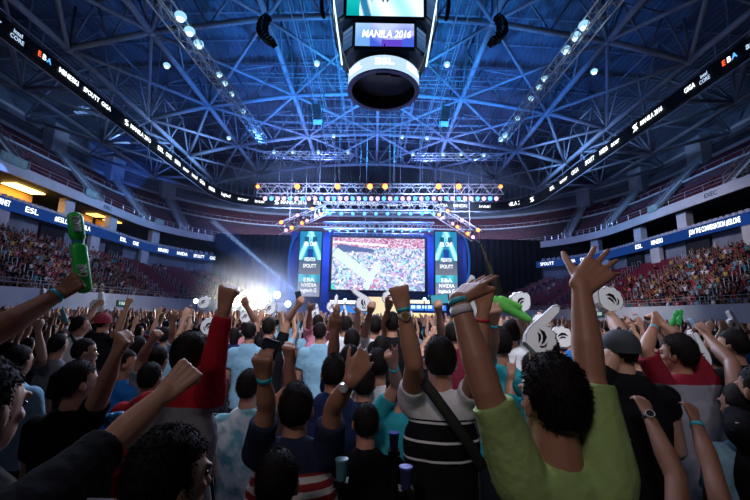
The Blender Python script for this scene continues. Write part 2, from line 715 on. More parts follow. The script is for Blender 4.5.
def truss_line(mb, pts, r, rw, n=4):
    """bottom chord through pts, upper chord and V web above"""
    for a, c in zip(pts[:-1], pts[1:]):
        mb.bar(node(*a), node(*c), r, 8)
        prev = None
        for k in range(n):
            f0, f1, fm = k / n, (k + 1) / n, (k + .5) / n
            p0 = node(*a).lerp(node(*c), f0)
            p1 = node(*a).lerp(node(*c), f1)
            xm, ym = a[0] + (c[0] - a[0]) * fm, a[1] + (c[1] - a[1]) * fm
            tm = top_node(xm, ym)
            mb.bar(p0, tm, rw, 6)
            mb.bar(p1, tm, rw, 6)
            if k == 0:
                mb.bar(p0, top_node(*a), rw, 6)
            if prev is not None:
                mb.bar(prev, tm, rw * 1.2, 6)
            prev = tm


for y in GY:
    b = MB()
    truss_line(b, [(x, y) for x in GX], .26, .1, 2)
    for x in GX:
        b.ell(node(x, y), (.38, .38, .38), n=10, m_=6)
    struct(b, 'ceiling_truss_cross', M['steel'], True)
for x in GX:
    b = MB()
    truss_line(b, [(x, y) for y in GY], .28 if abs(x) > 9 else .2, .1, 2)
    struct(b, 'ceiling_truss_long', M['steel'], True)
for j in range(len(GY) - 1):
    b = MB()
    for i in range(len(GX) - 1):
        a, c = GX[i], GX[i + 1]
        y0, y1 = GY[j], GY[j + 1]
        b.bar(node(a, y0), node(c, y1), .17, 7)
        b.bar(node(c, y0), node(a, y1), .17, 7)
    struct(b, 'ceiling_bracing', M['steel'], True)
# outer roof: low edge truss and raking members above the upper tier
for sg in (-1, 1):
    b = MB()
    E0 = [Vector((sg * 36.5, y, 24.4 - .02 * max(0, y - 40))) for y in (0, 12, 24, 36, 48, 60)]
    b.tube(E0, .26, 8)
    for k, p in enumerate(E0):
        nd = node(sg * 27, min(62, p.y + 0))
        b.bar(p, nd, .2, 7)
        b.bar(p, Vector((sg * 47.5, p.y, 27.5)), .24, 7)
        for dy in (-4, 4):
            b.bar(p, Vector((sg * 36.5, p.y + dy, 31)), .12, 6)
            b.bar(p, Vector((sg * 31.5, p.y + dy * 1.4, zdeck(31, p.y) - .3)), .12, 6)
            b.bar(Vector((sg * 47.5, p.y, 27.5)), Vector((sg * 40, p.y + dy, 30.5)), .12, 6)
        if k < len(E0) - 1:
            b.bar(p, node(sg * 27, E0[k + 1].y), .16, 6)
            b.bar(E0[k + 1], node(sg * 27, p.y), .16, 6)
    b.bar(Vector((sg * 36.5, 60, 24)), Vector((sg * 24, 74, 23.5)), .22, 7)
    b.bar(Vector((sg * 24, 74, 23.5)), Vector((0, 76, 24)), .22, 7)
    b.bar(Vector((sg * 20, 62, zb(20, 62))), Vector((sg * 24, 74, 23.5)), .18, 7)
    b.bar(Vector((sg * 10, 62, zb(10, 62))), Vector((sg * 12, 75, 24)), .18, 7)
    struct(b, 'ceiling_truss_edge', M['steel'], True)
# secondary purlins and hanging service pipes
b = MB()
for y in np.arange(3, 74, 4.0):
    P = [Vector((x, y, zdeck(x, y) - .18)) for x in range(-42, 43, 7)]
    b.tube(P, .08, 4)
struct(b, 'ceiling_purlins', M['steel'])
b = MB()
for sx in (-1, 1):
    for x in (3.2, 6.5):
        for dz in (0, 1.0):
            b.bar((sx * x, 8, 27.4 + dz), (sx * x, 60, 26.9 + dz), .045, 5)
            b.bar((sx * (x + 1.0), 8, 27.4 + dz), (sx * (x + 1.0), 60, 26.9 + dz), .045, 5)
        for k in range(44):
            y = 8 + k * 1.2
            z = 27.4 - .5 * (y - 8) / 52
            b.bar((sx * x, y, z), (sx * (x + 1), y, z), .03, 4)
            b.bar((sx * x, y, z), (sx * x, y, z + 1), .025, 4)
struct(b, 'trim_catwalk', M['steel'])
b = MB()
for y in (36, 38, 46, 48):
    for dz in (0, .9):
        b.bar((-14, y, 26.6 + dz), (14, y, 26.6 + dz), .05, 5)
struct(b, 'trim_catwalk_cross', M['steel'])

# ---------------------------------------------------------------- displays
def panel(name, w, h, nx, ny, fn, strength, O, n, parent=None, rot=None):
    """picture panel facing n, centred at O; fn(u,v)->rgb with u to the viewer's right"""
    n = Vector(n).normalized()
    up = Vector((0, 0, 1))
    up = (up - n * up.dot(n)).normalized()
    r = up.cross(n)
    vs, fs, cols = [], [], []
    for j in range(ny + 1):
        for i in range(nx + 1):
            vs.append(r * ((i / nx - .5) * w) + up * ((j / ny - .5) * h) + n * .03)
    for j in range(ny):
        for i in range(nx):
            a = j * (nx + 1) + i
            fs.append((a, a + 1, a + nx + 2, a + nx + 1))
            cols.append(fn((i + .5) / nx, (j + .5) / ny))
    nb = len(vs)
    for sx, sy in ((-1, -1), (1, -1), (1, 1), (-1, 1)):
        vs.append(r * (sx * w / 2) + up * (sy * h / 2) - n * .12)
    c0, c1, c2, c3 = 0, nx, (ny + 1) * (nx + 1) - 1, ny * (nx + 1)
    fs += [(nb, nb + 3, nb + 2, nb + 1), (c0, c1, nb + 1, nb), (c1, c2, nb + 2, nb + 1), (c2, c3, nb + 3, nb + 2), (c3, c0, nb, nb + 3)]
    cols += [(0, 0, 0)] * 5
    me = bpy.data.meshes.new(name)
    me.from_pydata([tuple(v) for v in vs], [], fs)
    ca = me.color_attributes.new('Col', 'FLOAT_COLOR', 'CORNER')
    arr = np.zeros((len(me.loops), 4), 'f')
    k = 0
    for f, c in zip(fs, cols):
        for _ in f:
            arr[k, :3] = c
            arr[k, 3] = 1
            k += 1
    ca.data.foreach_set('color', arr.ravel())
    me.materials.append(emis_attr('panel_glow_%.2f' % strength, strength))
    o = bpy.data.objects.new(name, me)
    C.objects.link(o)
    o.location = O
    if parent is not None:
        o.parent = parent
        o.location = Vector(O) - parent.location
    return o


def lerp3(a, b, t):
    t = max(0, min(1, t))
    return tuple(a[i] + (b[i] - a[i]) * t for i in range(3))


# ring display under the roof
def ring_pt(u, sg, off=0.0):
    return pt(26.9 + off, 66.5 + off, 8.0 + off, u, sg, -8.0)


for sg, sn in SIDES:
    t = empty('ring_display', (sg * 26.9, 30, 22))
    tag(t, 'long black overhead display band under the roof, %s half, with lit sponsor lettering' % sn, 'display')
    b = MB()
    U2 = us(4, 10, 10)
    sweep(b, [(0, 21.35), (0, 22.65), (.5, 22.65), (.5, 21.35)], sg, U2, closed=True, fn=lambda W, u, s, Ye: ring_pt(u, s, W))
    local(b, t.location).build('housing', M['black'], t)
    b = MB()
    for z in (20.9, 22.9):
        P = [ring_pt(u, sg, -.15)[0] + Vector((0, 0, z)) for u in U2]
        b.tube(P, .05, 5)
    for i in range(40):
        u = 3 * i / 39
        p = ring_pt(u, sg, .3)[0]
        b.bar(p + Vector((0, 0, 22.6)), p + Vector((0, 0, 25.0)), .05, 5)
    local(b, t.location).build('hanger_frame', M['steel'], t)

    def put(y, body, h=.62, mt=M['letter'], w=None, u=None, z=22.0):
        if u is None:
            u = 2 + (58.5 - y) / 66.5
        p, n = ring_pt(u, sg, -.06)
        return text(body, h, p + Vector((0, 0, z)), n, mt, t, width=w)

    def logo(y, u=None, z=22.0, s=.5, mt=M['letter']):
        if u is None:
            u = 2 + (58.5 - y) / 66.5
        p, n = ring_pt(u, sg, -.06)
        r = Vector((0, 0, 1)).cross(n)
        O = p + Vector((0, 0, z)) - t.location
        mb = MB()
        for q in ([(-.9, .5), (-.1, .9), (.2, .1), (-.5, -.1)], [(.9, -.5), (.1, -.9), (-.2, -.1), (.5, .1)], [(-.3, -.3), (-.8, -.9), (-.1, -.6)], [(.3, .3), (.8, .9), (.1, .6)]):
            mb.prism([(x * s, z_ * s) for x, z_ in q], .02, O, r, Vector((0, 0, 1)))
        return mb.build('emblem', mt, t)
    if sg < 0:
        put(23.6, 'acer', .55, M['letterdim'], 1.2)
        put(25.5, 'intel\nCORE', .34, M['letterdim'], 1.1)
        put(27.4, 'E', .45, M['redled'])
        put(27.85, 'B', .45, M['letter'])
        put(28.3, 'A', .45, M['blueled'])
        put(30.4, 'MINESKI', .46, w=2.1)
        put(33.1, 'SPOUTT', .44, w=2.0)
        put(35.1, 'GIGA', .42, w=1.3)
        logo(38.3, s=.38)
        put(40.9, 'MANILA 2016', .5, w=3.8)
        for y, s_, wd in ((45, 'ESL', 1.3), (46.9, 'ONE', 1.4), (49.2, 'NVIDIA', 1.5), (51.6, 'acer', 1.7), (54.2, 'intel', 1.7), (56.8, 'GIGA', 1.8)):
            put(y, s_, .55, w=wd)
        for u, s, wd in ((1.88, 'NVIDIA', 1.7), (1.62, 'logitech', 1.9), (1.38, 'acer', 1.9), (1.15, 'intel', 1.6)):
            put(0, s, .6, w=wd, u=u)
        logo(0, u=.94)
        put(0, 'MANILA 2016', .7, w=4.6, u=.78)
        for u, s, wd in ((.55, 'ESL', 1.6), (.42, 'GIGA', 2), (.3, 'SPOUTT', 2.4), (.17, 'MINESKI', 2.6), (.03, 'NVIDIA', 2)):
            put(0, s, .6, w=wd, u=u)
    else:
        put(24.5, 'acer', .55, M['letterdim'], 1.2)
        put(26.9, 'E', .45, M['redled'])
        put(26.45, 'B', .45, M['letter'])
        put(26.0, 'A', .45, M['blueled'])
        put(28.7, 'intel\nCORE', .34, M['letterdim'], 1.0)
        put(30.2, 'GIGA', .46, w=1.1)
        logo(37.2, s=.45)
        put(34.9, 'MANILA 2016', .5, w=3.0)
        for y, s, wd in ((40.6, 'acer', 1.5), (42.8, 'NVIDIA', 1.6), (45.8, 'SPOUTT', 2.0), (49.4, 'GIGA', 1.8), (52.6, 'acer', 2.2), (56.2, 'ESL', 1.4)):
            put(y, s, .6, w=wd)
        logo(0, u=1.72)
        put(0, 'MANILA 2016', .7, w=4.4, u=1.45)
        for u, s, wd in ((1.05, 'intel', 2.), (.8, 'MINESKI', 2.4), (.62, 'NVIDIA', 2.2), (.45, 'ESL', 1.6), (.3, 'GIGA', 2), (.16, 'acer', 2.2)):
            put(0, s, .6, w=wd, u=u)

# blue ribbon display along the suite level
for sg, sn in SIDES:
    t = empty('ribbon_display', (sg * 36.8, 40, 12.4))
    tag(t, 'long blue ribbon display running along the %s suite level with white lettering' % sn, 'display')
    b = MB()
    sweep(b, [(36.7, 11.85), (36.7, 13.0), (36.9, 13.0), (36.9, 11.85)], sg, us(2, 14, 10, .9, 3), closed=True)
    local(b, t.location).build('screen', M['ledblue'], t)

    def put2(y, body, h=.6, w=None, mt=M['letter']):
        u = u_at_y(36.7, y)
        p, n = fpt(36.62, u, sg)
        text(body, h, p + Vector((0, 0, 12.42)), n, mt, t, width=w)
    if sg < 0:
        for y, s, wd in ((36.3, 'INTERNET', 2.0), (39.8, 'ESL', 1.6), (45.6, '#ESLONEMANILA', 5.6), (55.0, 'ESL', 1.4), (58.0, 'ONE', 1.4), (64, 'MINESKI', 2.), (67.4, 'NVIDIA', 2.), (70., 'SPOUTT', 2.), (72., 'GIGA', 1.6), (73.6, 'acer', 1.4)):
            put2(y, s, w=wd)
    else:
        for y, s, wd in ((33.4, 'ESL\nONE', 1.2), (40.6, 'JOIN THE CONVERSATION #ESLONE', 6.4), (49.0, 'MINESKI', 2.0), (52.5, 'ESL', 1.4), (64.5, 'ONE', 1.5), (67, 'NVIDIA', 2.), (70.5, 'SPOUTT', 2.5), (73.5, 'GIGA', 2)):
            put2(y, s, w=wd)
    for y, s in ((41.2, 'EXEC'),) if sg > 0 else ((52, 'EXEC'),):
        u = u_at_y(37.4, y)
        p, n = fpt(37.38, u, sg)
        tx = text(s, .5, p + Vector((0, 0, 16.3)), n, mat('sign_dark', (.02, .06, .12), .6), name='section_lettering')
        tag(tx, 'dark section lettering on the %s upper parapet' % sn, 'sign')
u = u_at_y(37.9, 42.6)
p, n = fpt(37.84, u, 1)
tag(text('214', .7, p + Vector((0, 0, 10.6)), n, M['white'], name='section_number'), 'white section number 214 on the grey wall beneath the right ribbon', 'sign')

# green signs on the barrier
gm = mat('sign_green', (.02, .16, .12), .5)
wl = emis('sign_letters', (.8, 1, .95), .8)
for sg, y, s, lab in ((-1, 40.0, '106', 'dark green sign reading 106 on the left white barrier'), (1, 44.6, 'EXIT', 'green EXIT sign on the right white barrier'), (-1, 59.5, '108', 'small green sign at the far end of the left barrier')):
    u = u_at_y(26, y)
    p, n = fpt(25.94, u, sg)
    t = empty('exit_sign', p + Vector((0, 0, 2.9 if y < 50 else 3.3)))
    tag(t, lab, 'sign')
    b = MB()
    b.box((0, 0, 0), (.08, 1.5, .62), rz=math.atan2(n.y, n.x))
    b.build('plate', gm, t)
    text(s, .36, t.location + n * .06, n, wl, t, width=.95)
# banners hung on the upper railing
for k, (sg, y, wd, lab) in enumerate([(-1, 37.5, 3.0, 'green and white fan banner tied to the left upper railing above the lit suites'),
                                      (-1, 48.5, 2.0, 'pale banner tied to the left upper railing above the green stick'),
                                      (-1, 63.5, 1.6, 'pale banner on the left upper railing nearest the stage'),
                                      (1, 50.0, 1.8, 'pale green banner tied to the right upper railing')]):
    u = u_at_y(37.3, y)
    p, n = fpt(37.25, u, sg)
    t = empty('fan_banner', p + Vector((0, 0, 17.2)))
    tag(t, lab, 'banner')
    b = MB()
    b.box((0, 0, 0), (.05, wd, .9), rz=math.atan2(n.y, n.x))
    b.build('cloth', mat('banner_cloth', (.3, .55, .5), .7), t)
    text('ESL ONE', .45, t.location + n * .05, n, M['white'], t, width=wd * .8)

# ---------------------------------------------------------------- centre-hung scoreboard
SB = Vector((0.35, 24.0, 17.2))
t = empty('scoreboard', SB)
tag(t, 'octagonal centre-hung scoreboard with video faces above a white lit ring', 'scoreboard')


def ringmesh(R, h, th, z, n=48):
    b = MB()
    vs = []
    for k in range(n):
        a = 2 * math.pi * k / n
        for (rr, zz) in ((R, z), (R, z + h), (R - th, z + h), (R - th, z)):
            vs.append((rr * math.cos(a), rr * math.sin(a), zz))
    fs = []
    for k in range(n):
        for q in range(4):
            fs.append((k * 4 + q, ((k + 1) % n) * 4 + q, ((k + 1) % n) * 4 + (q + 1) % 4, k * 4 + (q + 1) % 4))
    b.add(vs, fs)
    return b


R0 = 2.42
ringmesh(R0, .95, .12, 0).build('ring_band', emis('ring_glow', (.50, .72, 1.0), 1.15), t)
ringmesh(R0 + .03, .1, .3, -.1).build('ring_rim', mat('rim_navy', (.03, .05, .3), .4), t)
ringmesh(R0 - .13, 1.0, .05, 0.02).build('ring_inner', M['black'], t)
text('ESL', .42, SB + Vector((0, -R0 - .03, .48)), (0, -1, 0), emis('ring_letter', (1, 1, 1), 3.5), t, width=1.2)
for a in (-48, 48):
    d = Vector((math.sin(math.radians(a)), -math.cos(math.radians(a)), 0))
    text('ESL', .42, SB + d * (R0 + .06) + Vector((0, 0, .48)), d, emis('ring_letter', (1, 1, 1), 3.5), t, width=1.2)
b = MB()
for k in range(8):
    a = math.pi / 4 * k
    b.bar((R0 * .95 * math.cos(a), R0 * .95 * math.sin(a), .9), (0, 0, 1.6), .05, 6)
    b.bar((R0 * .95 * math.cos(a), R0 * .95 * math.sin(a), .9), (R0 * .9 * math.cos(a), R0 * .9 * math.sin(a), 1.9 if math.sin(a) < -.5 else 2.6), .04, 6)
b.box((0, 0, 1.75), (3.0, 2.4, .1))
b.bar((0, 0, 1.0), (0, 0, 1.05), R0 - .15, 40)
b.box((-.9, -.2, 1.2), (.8, .9, .7))
b.box((.9, .1, 1.2), (.8, .9, .7))
b.box((0, -.3, 1.25), (.9, .6, .9))
b.build('underside_rigging', mat('rig_dark', (.05, .06, .12), .5), t)


def octa(w, c, z0, z1, mb, w2=None, c2=None, yk=2.8):
    w2 = w if w2 is None else w2
    c2 = c if c2 is None else c2
    P = lambda ww, cc: [(-ww + cc, -yk), (ww - cc, -yk), (ww, -yk + cc), (ww, yk - cc), (ww - cc, yk), (-ww + cc, yk), (-ww, yk - cc), (-ww, -yk + cc)]
    a, c_ = P(w, c), P(w2, c2)
    vs = [(x, y, z0) for x, y in a] + [(x, y, z1) for x, y in c_]
    mb.add(vs, [(k, (k + 1) % 8, 8 + (k + 1) % 8, 8 + k) for k in range(8)] + [tuple(range(7, -1, -1)), tuple(range(8, 16))])


b = MB()
octa(2.85, .85, 1.95, 4.15, b, yk=1.5)
octa(3.5, .85, 4.2, 8.8, b, yk=1.55)
octa(2.6, .9, 8.8, 9.3, b, yk=1.5)
b.build('cabinet', mat('cabinet_blue', (.04, .07, .14), .35), t)
b = MB()
for sx in (-1, 1):
    for sy in (-1, 1):
        b = MB()
        b.bar((sx * 3.5, sy * 1.2, 4.4), (sx * 2.3, sy * .9, .9), .06, 6)
        b.bar((sx * 3.5, sy * 1.2, 4.35), (sx * 3.6, sy * 1.2, 9), .06, 6)
        b.build('strut', M['alu'], t)
for sx in (-1, 1):
    b = MB()
    b.bar((sx * 3.6, -1.2, 6.6), (sx * 2.75, -1.3, 1.0), .05, 6)
    b.build('light_strip', emis('strip_glow', (.6, .85, 1), 2.2), t)
for sx in (-1, 1):
    b = MB()
    for k in range(14):
        a0 = -0.9 + k * .14
        b.bar((sx * (3.75 + .55 * math.cos(a0)), -1.2, 5.9 + 1.7 * math.sin(a0)), (sx * (3.75 + .55 * math.cos(a0 + .14)), -1.2, 5.9 + 1.7 * math.sin(a0 + .14)), .14, 6)
    b.build('side_speaker', M['black'], t)


def f_up(u, v):
    if u < .16:
        return lerp3((.0, .30, .32), (.02, .75, .7), v)
    c = lerp3((.35, .75, 1), (.8, .95, 1), .5 + .5 * math.sin(u * 14 + v * 5))
    if .16 < u < .34:
        c = lerp3((.02, .18, .35), (.7, .95, 1), max(0, math.sin((u + v * .2) * 40)))
    for s in (-1, 1):
        x = (u - .5) * s
        if 0.015 < x < .11 and abs((v - .30) - x * 1.9) < .10 - x * .3 and v < .52:
            c = (.02, .05, .08)
    return c


def f_lo(u, v):
    c = lerp3((.55, .65, 1), (.06, .12, .7), (1 - v) * 1.2 + .25 * math.sin(u * 9))
    if u < .25:
        c = lerp3(c, (.3, .7, 1), .5)
    if abs((v - .2) - (u - .5) * .8) < .12 and u > .5:
        c = lerp3(c, (.8, .8, 1), .5)
    if v < .3 and .45 < u < .8:
        c = (.12, .06, .6)
    return c


def tiltpanel(nm, w, h, fn, y, z, ang, st, x=0, a=0):
    n = Vector((math.sin(a) * math.cos(ang), -math.cos(a) * math.cos(ang), -math.sin(ang)))
    return panel(nm, w, h, 60, 30, fn, st, SB + Vector((x, y, z)), n, t)


tiltpanel('video_face', 5.1, 3.9, f_up, -1.6, 6.35, 0.0, 1.3)
tiltpanel('video_face', 3.85, 1.7, f_lo, -1.55, 3.05, 0.0, 1.1)
text('MANILA 2016', .55, SB + Vector((0.1, -1.63, 3.05)), (0, -1, 0), emis('score_letters', (.95, .97, 1), 2.2), t, width=3.2, shear=.2)
for s in (-1, 1):
    for (w_, h_, y_, z_, x_) in ((.95, 3.4, -1.13, 6.3, 3.08), (.95, 1.5, -1.08, 3.05, 2.43)):
        n = Vector((s, -1, 0)).normalized()
        panel('corner_screen', w_, h_, 8, 12, lambda u, v: lerp3((.02, .06, .16), (.10, .20, .38), v if (int(v * 12) % 3) else .2), 1.0, SB + Vector((s * x_, y_, z_)) + n * .02, n, t)
b = MB()
for sx in (-1, 1):
    for sy in (-1, 1):
        b.bar((sx * 1.5, sy * 1.5, 9.2), (sx * 2.2, sy * 2.2, 14.5), .04, 5)
b.build('hoist_cable', M['steel'], t)

# ---------------------------------------------------------------- trusses and lamps
def box_truss(mb, p0, p1, s=.45, r=.035, step=None, up=Vector((0, 0, 1))):
    p0, p1 = Vector(p0), Vector(p1)
    d = (p1 - p0)
    L = d.length
    d.normalize()
    a, b_ = frame(d, up)
    step = step or s * .7
    n = max(2, int(L / step))
    cr = [(1, 1), (1, -1), (-1, -1), (-1, 1)]
    P = lambda k, c: p0 + d * (L * k / n) + a * (c[0] * s / 2) + b_ * (c[1] * s / 2)
    for c in cr:
        mb.bar(P(0, c), P(n, c), r, 6)
    for k in range(n):
        for q in range(4):
            c, c2 = cr[q], cr[(q + 1) % 4]
            if k % 2:
                c, c2 = c2, c
            mb.bar(P(k, c), P(k + 1, c2), r * .5, 4)


def truss_thing(name, p0, p1, label, s=.45, r=.035, cables=2, top=27.0, cat='truss', step=None):
    base = (Vector(p0) + Vector(p1)) / 2
    t = empty(name, base)
    tag(t, label, cat)
    b = MB()
    box_truss(b, p0, p1, s, r, step)
    local(b, base).build('frame', M['alu'], t)
    for k in range(cables):
        q = Vector(p0).lerp(Vector(p1), (k + .5) / cables)
        b = MB()
        b.bar(q, (q.x, q.y, zdeck(q.x, q.y)), .025, 5)
        local(b, base).build('hoist_chain', M['steel'], t)
    return t


truss_thing('lighting_truss', at(258, 191, 36) + Vector((0, 0, .1)), at(502, 192, 36) + Vector((0, 0, .1)), 'widest lighting truss spanning across above the stage, lined with lamps', 1.0, .06, 6)
truss_thing('lighting_truss', at(323, 207, 38), at(437, 207.5, 38), 'middle lighting truss, bright blue-lit, directly under the widest one', .9, .06, 4)
truss_thing('lighting_truss', at(324, 226, 41.5), at(434, 226.5, 41.5), 'lowest lighting truss just above the big stage screen', .75, .055, 4)
truss_thing('lighting_truss', at(281, 229, 33), at(325, 209, 38), 'slanting lighting truss stepping out to the left of the stage', .95, .055, 3)
truss_thing('lighting_truss', at(478, 237, 33), at(435, 209, 38), 'slanting lighting truss stepping out to the right of the stage', .95, .055, 3)
truss_thing('lighting_truss', at(262, 155, 50), at(350, 156, 50), 'short pale truss hung high under the roof, left of centre', .75, .05, 4)
truss_thing('lighting_truss', at(411, 157, 50), at(502, 157, 50), 'short pale truss hung high under the roof, right of centre', .75, .05, 4)
truss_thing('lighting_truss', (-12.3, 12, 18.7), (-13.4, 42.5, 22.2), 'long truss running towards the stage under the left roof with round lamps', .8, .05, 6)
truss_thing('lighting_truss', (12.7, 12, 19.2), (13.4, 38.5, 21.2), 'long truss running towards the stage under the right roof with round lamps', .8, .05, 6)


def lamp_proto(name, glow, label, kind='par'):
    t = empty(name)
    b = MB()
    b.bar((0, 0, .34), (0, 0, .2), .03, 6)
    b.box((0, 0, .2), (.3, .05, .03))
    for s in (-1, 1):
        b.box((s * .15, 0, .08), (.02, .05, .26))
    b.build('yoke', M['black'], t)
    b = MB()
    b.bar((0, .18, .0), (0, -.16, -.06), .10, 10, r1=.14)
    b.build('body', M['black'], t)
    b = MB()
    b.bar((0, -.16, -.06), (0, -.19, -.066), .135, 12)
    b.build('lens', glow, t)
    return t


def spawn(proto, first, loc, label, cat, group, sc_=1.0, rz=0):
    o = proto if first else copy_tree(proto)
    o.location = loc
    o.scale = (sc_,) * 3
    o.rotation_euler = (0, 0, rz)
    tag(o, label, cat, group)
    return o


amber = lamp_proto('stage_lamp', emis('amber_lens', (1.0, .22, .05), 6), '')
bluel = lamp_proto('stage_lamp', emis('blue_lens', (.06, .25, 1.0), 5), '')
whitl = lamp_proto('stage_lamp', emis('white_lens', (.95, .5, .75), 2.2), '')
first = {'a': True, 'b': True, 'w': True}
for i, px in enumerate((258.5, 298, 338, 370, 385, 438, 458, 500)):
    big = px in (298, 338, 370, 385, 438, 458)
    spawn(amber, first['a'], at(px, 186.5, 35.8), 'orange stage lamp glowing on top of the widest truss', 'lamp', 'orange lamps on the top truss', 1.9 if big else 1.3)
    first['a'] = False
k = 0
for px in np.arange(266, 500, 6.2):
    c = ('w', 'b', 'w', 'w', 'b')[k % 5]
    pr = {'w': whitl, 'b': bluel}[c]
    spawn(pr, first[c], at(px, 198.5, 35.7), {'w': 'pinkish white', 'b': 'blue'}[c] + ' moving lamp hanging in the row beneath the widest truss', 'lamp', {'w': 'pinkish lamps', 'b': 'blue lamps'}[c] + ' under the top truss', 1.5)
    first[c] = False
    k += 1
for px in np.arange(330, 436, 11.5):
    spawn(bluel, False, at(px, 213.5, 38), 'blue lamp hanging under the middle truss', 'lamp', 'blue lamps under the middle truss', 1.3)
for px in np.arange(330, 432, 9.0):
    spawn(bluel, False, at(px, 231, 41.4), 'small blue lamp under the lowest truss over the screen', 'lamp', 'blue lamps over the screen', .9)
for s, (a, c) in (('left', ((281, 229, 33), (325, 209, 38))), ('right', ((478, 237, 33), (435, 209, 38)))):
    for k in range(9):
        f = (k + .3) / 9
        q = at(*a).lerp(at(*c), f)
        pr = amber if k % 2 == 0 else whitl
        spawn(pr, False, q + Vector((0, -.45, -.5 if k % 3 else .45)), ('orange' if k % 2 == 0 else 'pale') + ' lamp clamped to the %s slanting truss' % s, 'lamp', ('orange' if k % 2 == 0 else 'pale') + ' lamps on the %s slanting truss' % s, 1.2)

# round house lamps on the long side trusses and short trusses
disc = empty('round_lamp')
b = MB()
b.bar((0, 0, .3), (0, 0, 0), .04, 6)
b.build('stem', M['alu'], disc)
b = MB()
b.ell((0, 0, -.12), (.27, .27, .2), n=12, m_=7)
b.build('bowl', emis('bowl_glow', (.35, .72, 1.0), 1.1), disc, True)
b = MB()
b.bar((0, 0, -.2), (0, 0, -.33), .2, 12, r1=.16)
b.build('lens', emis('bowl_lens', (.6, .9, 1.0), 2.2), disc)
ff = True
for (px, py, Y, wh) in [(190, 29, 22, 'left long truss'), (199, 42, 24, 'left long truss'), (219.5, 73, 30, 'left long truss'), (225, 82, 32, 'left long truss'), (232, 92.5, 34, 'left long truss'), (243.5, 110, 38, 'left long truss'), (255, 130, 41, 'left long truss'), (258.5, 134, 42, 'left long truss'), (181, 14, 20, 'left long truss'),
                        (584, 23, 21, 'right long truss'), (575.5, 34, 23, 'right long truss'), (566, 48, 25, 'right long truss'), (544.5, 77, 30, 'right long truss'), (539, 86, 31, 'right long truss'), (531, 97, 33, 'right long truss'), (517.5, 117, 36, 'right long truss'), (505, 134, 38, 'right long truss'), (501, 138, 38.5, 'right long truss'),
                        (274, 151, 50, 'left short truss'), (293, 151, 50, 'left short truss'), (318.5, 151, 50, 'left short truss'), (348, 151, 50, 'left short truss'), (413, 153, 50, 'right short truss'), (443, 153, 50, 'right short truss'), (461, 153, 50, 'right short truss'), (484, 154, 50, 'right short truss'),
                        (317, 62, 30, 'left roof beam'), (447, 63, 30, 'right roof beam'), (334, 135, 46, 'left roof beam'), (402, 136, 46, 'right roof beam'), (427, 137, 46, 'right roof beam'), (167, 64, 28, 'left roof beam'), (594, 70, 28, 'right roof beam'), (229, 137, 44, 'left roof beam')]:
    spawn(disc, ff, at(px, py, Y), 'round blue-white lamp on the ' + wh, 'lamp', 'round lamps on the ' + wh, 1.25 if Y < 27 else 1.0)
    ff = False

# curved line arrays and speaker clusters
for s, px, py, lab in ((-1, 265, 42, 'curved black speaker array hanging left of the scoreboard'), (1, 499, 42, 'curved black speaker array hanging right of the scoreboard')):
    P = at(px, py, 26)
    t = empty('speaker_array', P)
    tag(t, lab, 'speaker')
    for k in range(9):
        a = -.35 + k * .17
        c = Vector((s * (2.2 * math.cos(a) - 2.0), -.12 * k, 1.2 - 2.3 * math.sin(a)))
        b = MB()
        R = Matrix.Rotation(-s * a * .9, 3, 'Y') @ Matrix.Rotation(s * .5, 3, 'Z')
        b.box(c, (.62, .6, .40), R=R)
        cab = b.build('cabinet', M['black'], t)
        b = MB()
        b.box(c + R @ Vector((-s * .24, -.31, 0)), (.12, .02, .28), R=R)
        b.build('lit_rim', mat('lit_rim_teal', (.3, .6, .7), .4), cab)  # pale strip paints the light along the cabinet's inner edge
    b = MB()
    b.bar((0, 0, 1.6), (0, 0, 6.5), .04, 5)
    b.build('hoist_chain', M['steel'], t)
for px, py, lab in ((316, 116, 'pale blue-lit speaker cluster hanging left below the scoreboard'), (446, 118, 'pale blue-lit speaker cluster hanging right below the scoreboard')):
    P = at(px, py, 38)
    t = empty('speaker_cluster', P)
    tag(t, lab, 'speaker')
    for k in range(6):
        b = MB()
        b.box((.06 * k * (1 if px > 380 else -1) * -1, -.08 * k, 1.1 - k * .38), (.95, .6, .33), R=Matrix.Rotation(-.1 * k, 3, 'X'))
        b.build('cabinet', mat('spk_teal', (.35, .6, .7), .4), t)
    b = MB()
    for dx in (-.4, .4):
        b.bar((dx, 0, 1.2), (dx, 0, 6.5), .03, 5)
    b.build('hoist_chain', M['steel'], t)
# loose thin cables hanging
for i, (px, py, py2, Y) in enumerate([(168, 0, 165, 34), (390, 110, 190, 40), (335, 60, 185, 36), (420, 140, 188, 42)]):
    b = MB()
    a, c = at(px, py, Y), at(px - (22 if i == 0 else 0), py2, Y)
    b.bar(a, c, .03, 5)
    o = local(b, c).build('hanging_cable', M['alu'], loc=c)
    tag(o, ['thin cable hanging down across the left roof', 'thin cable below the scoreboard', 'thin cable left of the scoreboard', 'thin cable right of centre above the stage'][i], 'cable')

# ---------------------------------------------------------------- stage
b = MB()
b.box((0.4, 44, .95), (27, 11, 1.9))
struct(b, 'floor_stage', M['black'])
fpan = lambda x0, x1, y0, y1, Y: (at((x0 + x1) / 2, (y0 + y1) / 2, Y), (at(x1, y0, Y) - at(x0, y0, Y)).length, (at(x0, y0, Y) - at(x0, y1, Y)).length)

